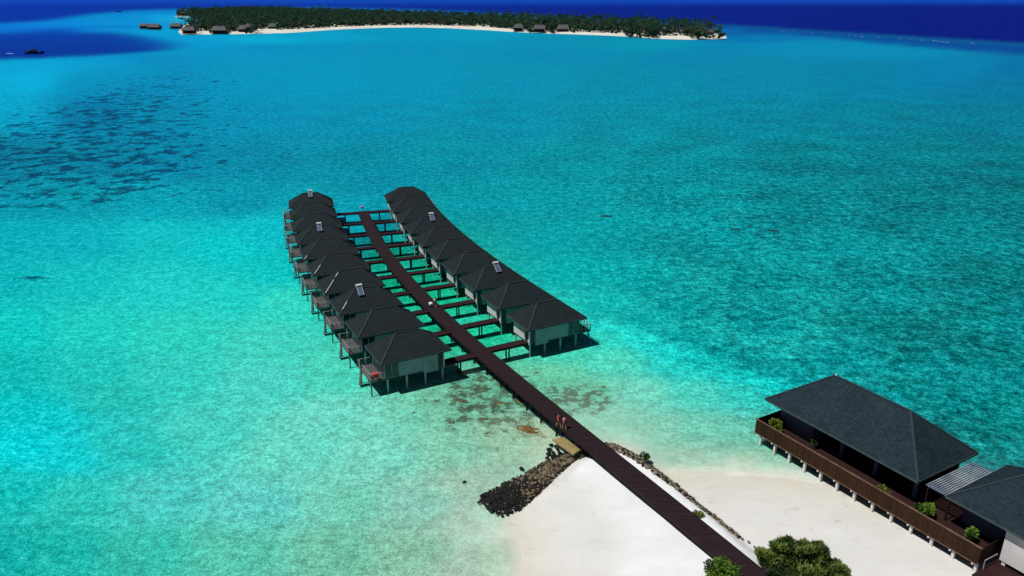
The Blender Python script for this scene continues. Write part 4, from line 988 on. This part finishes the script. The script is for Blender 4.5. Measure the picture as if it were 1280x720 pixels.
front_w = poly(tree_front, 1.0)
N_ = 9500
cand = np.stack([rng.uniform(ix0, ix1, 90000), rng.uniform(iy0, iy1, 90000)], 1)
sd_ = sdist(cand[:,0], cand[:,1], tpoly); cand = cand[sd_ > 1][:N_]
# low growth fills in under the palms along the front
fw = front_w[np.argsort(front_w[:,0])]
def clear_of_huts(x_, y_):
    for h_ in hut_spots:
        if abs(x_-h_[0]) < h_[2]/2+3 and h_[1]-45 < y_ < h_[1]+h_[3]+2: return False
    return True; 
for (x_, y_) in cand:
    if not clear_of_huts(x_, y_): continue
    dfr = y_ - float(np.interp(x_, front_w[:,0], front_w[:,1]))
    kk = random.randrange(6) if random.random() < (.62 if dfr > 14 else .1) else 6+random.randrange(4); v_, f_, mi_ = srcs[kk]; sc = random.uniform(.75, 1.15)*(1.2 if random.random() < .12 else 1); an = random.uniform(0, 6.28); c_, s2 = math.cos(an)*sc*1.15, math.sin(an)*sc*1.15
    w_ = np.stack([v_[:,0]*c_-v_[:,1]*s2+x_, v_[:,0]*s2+v_[:,1]*c_+y_, v_[:,2]*sc+1.2], 1)
    V_.append(w_); F_ += [tuple(i+o_ for i in f) for f in f_]; MI += mi_; o_ += len(w_)
low = np.stack([rng.uniform(ix0, ix1, 60000), rng.uniform(iy0, iy1, 60000)], 1)
low = low[sdist(low[:,0], low[:,1], tpoly) > -1.5]
for (x_, y_) in low[:5200]:
    if not clear_of_huts(x_, y_): continue
    v_, f_, mi_ = srcs[6+random.randrange(4)]; sc = random.uniform(.35, .6); an = random.uniform(0, 6.28); c_, s2 = math.cos(an)*sc*1.3, math.sin(an)*sc*1.3
    w_ = np.stack([v_[:,0]*c_-v_[:,1]*s2+x_, v_[:,0]*s2+v_[:,1]*c_+y_, v_[:,2]*sc*.9-.2], 1)
    V_.append(w_); F_ += [tuple(i+o_ for i in f) for f in f_]; MI += mi_; o_ += len(w_)
me = bpy.data.meshes.new('forest'); me.from_pydata(np.concatenate(V_).tolist(), [], F_)
for m_ in (MT['palm'], MT['palml'], MT['bark']): me.materials.append(m_)
me.polygons.foreach_set('material_index', MI); o = bpy.data.objects.new('forest', me); col.objects.link(o)
tag(o, 'dense dark green palm wood covering the far island', 'forest', kind='stuff')
# trees one can tell apart along the island's near side
front = poly(tree_front, 1.0)
seg = np.linalg.norm(np.diff(front, axis=0), axis=1); cum = np.r_[0, np.cumsum(seg)]
for q_ in range(230):
    u = random.uniform(0, cum[-1]); k_ = int(np.searchsorted(cum, u))-1; k_ = max(0, min(k_, len(seg)-1)); f = (u-cum[k_])/seg[k_]
    x_ = front[k_][0]*(1-f)+front[k_+1][0]*f; y_ = front[k_][1]*(1-f)+front[k_+1][1]*f + random.uniform(0, 14)
    if not clear_of_huts(x_, y_): continue
    palm = random.random() < .72
    o = bpy.data.objects.new('palm_tree' if palm else 'broadleaf_tree', random.choice(tmesh if palm else bmesh_)); col.objects.link(o)
    sc = random.uniform(.7, 1.1); o.location = (x_, y_, 1.1); o.scale = (sc*1.1, sc*1.1, sc); o.rotation_euler = (0,0,random.uniform(0,6.28))
    if palm: tag(o, 'coconut palm along the near edge of the far island wood', 'palm tree', 'palms edging the far island')
    else: tag(o, 'rounded leafy tree along the near edge of the far island wood', 'tree', 'leafy trees edging the far island')
for px_, py_ in [(238,33.5),(246,32),(252,33),(243,36),(232,35),(228,34),(258,36)]:
    q = G(px_, py_, 1); o = bpy.data.objects.new('palm_tree', random.choice(tmesh)); col.objects.link(o); o.location = (q.x, q.y, .8); o.scale = (1.3, 1.3, 1.15)
    tag(o, 'tall palm in the loose clump at the left tip of the far island', 'palm tree', 'palms at the left tip of the far island')

# thatched huts at the far island
def far_hut(px_, py_, wpx, depth_, rise, h0, label, stilts=True, rz=0.0, group='thatched huts round the far island'):
    q = G(px_, py_, 0); sc = wpx*(q.y*cc+CAM_H*ss)/F; hl = sc/2; hw = depth_/2
    r = empty('thatched_hut', (q.x, q.y+hw, 0), rz)
    fz = 1.6 if stilts else 1.3
    MB().box(-hl*.82, hl*.82, -hw*.75, hw*.75, fz, fz+h0).build('wall', MT['farwood'], r)
    hip = hip_roof(hl, hw, hw*.45, fz+h0-.3, fz+h0+rise, .4); hip.build('roof', [MT['thatch'], MT['farwood']], r)
    MB().box(-hl*1.02, hl*1.02, -hw*1.15, hw*.8, fz-.35, fz-.02).build('deck', MT['farwood'], r)
    for xx in (-.85,0,.85):
        for yy in (-.95,.6): MB().cyl((hl*xx,hw*yy,-1.5),(hl*xx,hw*yy,fz-.35),.25,k=6).build('stilt', MT['farwood'], r)
    tag(r, label, 'hut', group)
for a_ in hh: far_hut(*a_)
# palms standing behind the outlying huts
for px_, py_ in [(177,36),(182,36),(186,35)]:
    q = G(px_, py_, 1); o = bpy.data.objects.new('broadleaf_tree', bmesh_[0]); col.objects.link(o); o.location = (q.x, q.y+16, 0); o.scale = (.8,.8,.8)
    tag(o, 'dark leafy tree behind the leftmost hut off the far island', 'tree', 'trees behind the leftmost hut')

# boats
def boat(px_, py_, L_, label, rz=0.0):
    q = G(px_, py_, 0); r = empty('boat', (q.x, q.y, 0), rz); tag(r, label, 'boat')
    st = [(-.5,.16,.9,1.9),(-.35,.2,0,1.3),(0,.22,-.2,1.1),(.3,.18,0,1.4),(.5,.02,1.0,3.0)]; vs = []
    for x_, w_, zb, zt in st: vs += [(x_*L_,-w_*L_*.5,zt),(x_*L_,0,zb-.4),(x_*L_,w_*L_*.5,zt)]
    fs = []
    for i_ in range(4):
        a_ = i_*3; fs += [(a_,a_+3,a_+4,a_+1),(a_+1,a_+4,a_+5,a_+2),(a_,a_+2,a_+5,a_+3)]
    fs += [(0,1,2),(12,14,13)]
    MB().add(vs, fs).build('hull', MT['boat'], r)
    MB().box(-.3*L_,.15*L_,-.07*L_,.07*L_,1.2,2.9).build('cabin', MT['boat'], r)
    MB().box(-.36*L_,.2*L_,-.09*L_,.09*L_,2.9,3.2).box(-.1*L_,.08*L_,-.06*L_,.06*L_,3.2,4.6).build('canopy', MT['boatroof'], r)
    return r
boat(43, 67.5, 17, 'dark blue dhoni boat lying in the deep channel at upper left', .1)
boat(148, 14.8, 26, 'tiny dark boat far out on the lagoon left of the island', .0)
s_ = MB(); 
for k_ in range(5): q = G(9+k_*1.7, 66.6+.15*k_, 0); s_.blob((q.x, q.y, .02), 1.1, k_, (1.6,1,.12), .3, 1)
o = s_.build('boat_wake', MT['foam']); tag(o, 'thin white streak of foam trailing left of the dark blue boat', 'foam', kind='stuff')
mb = MB()
for q_ in range(45):
    u = random.random(); px_ = 965+u*315; py_ = float(np.interp(px_, [960,1040,1160,1280], [36.8,42.6,50.5,58.3]))+random.uniform(-.4,.9); q = G(px_, py_, 0)
    if random.random() < .55 or 1135 < px_ < 1175: mb.blob((q.x, q.y, .03), random.uniform(.5, 1.3), q_, (2.2,.9,.12), .3, 1)
o = mb.build('breakers', MT['foam']); tag(o, 'broken white surf flecks along the outer reef at upper right', 'surf', kind='stuff')
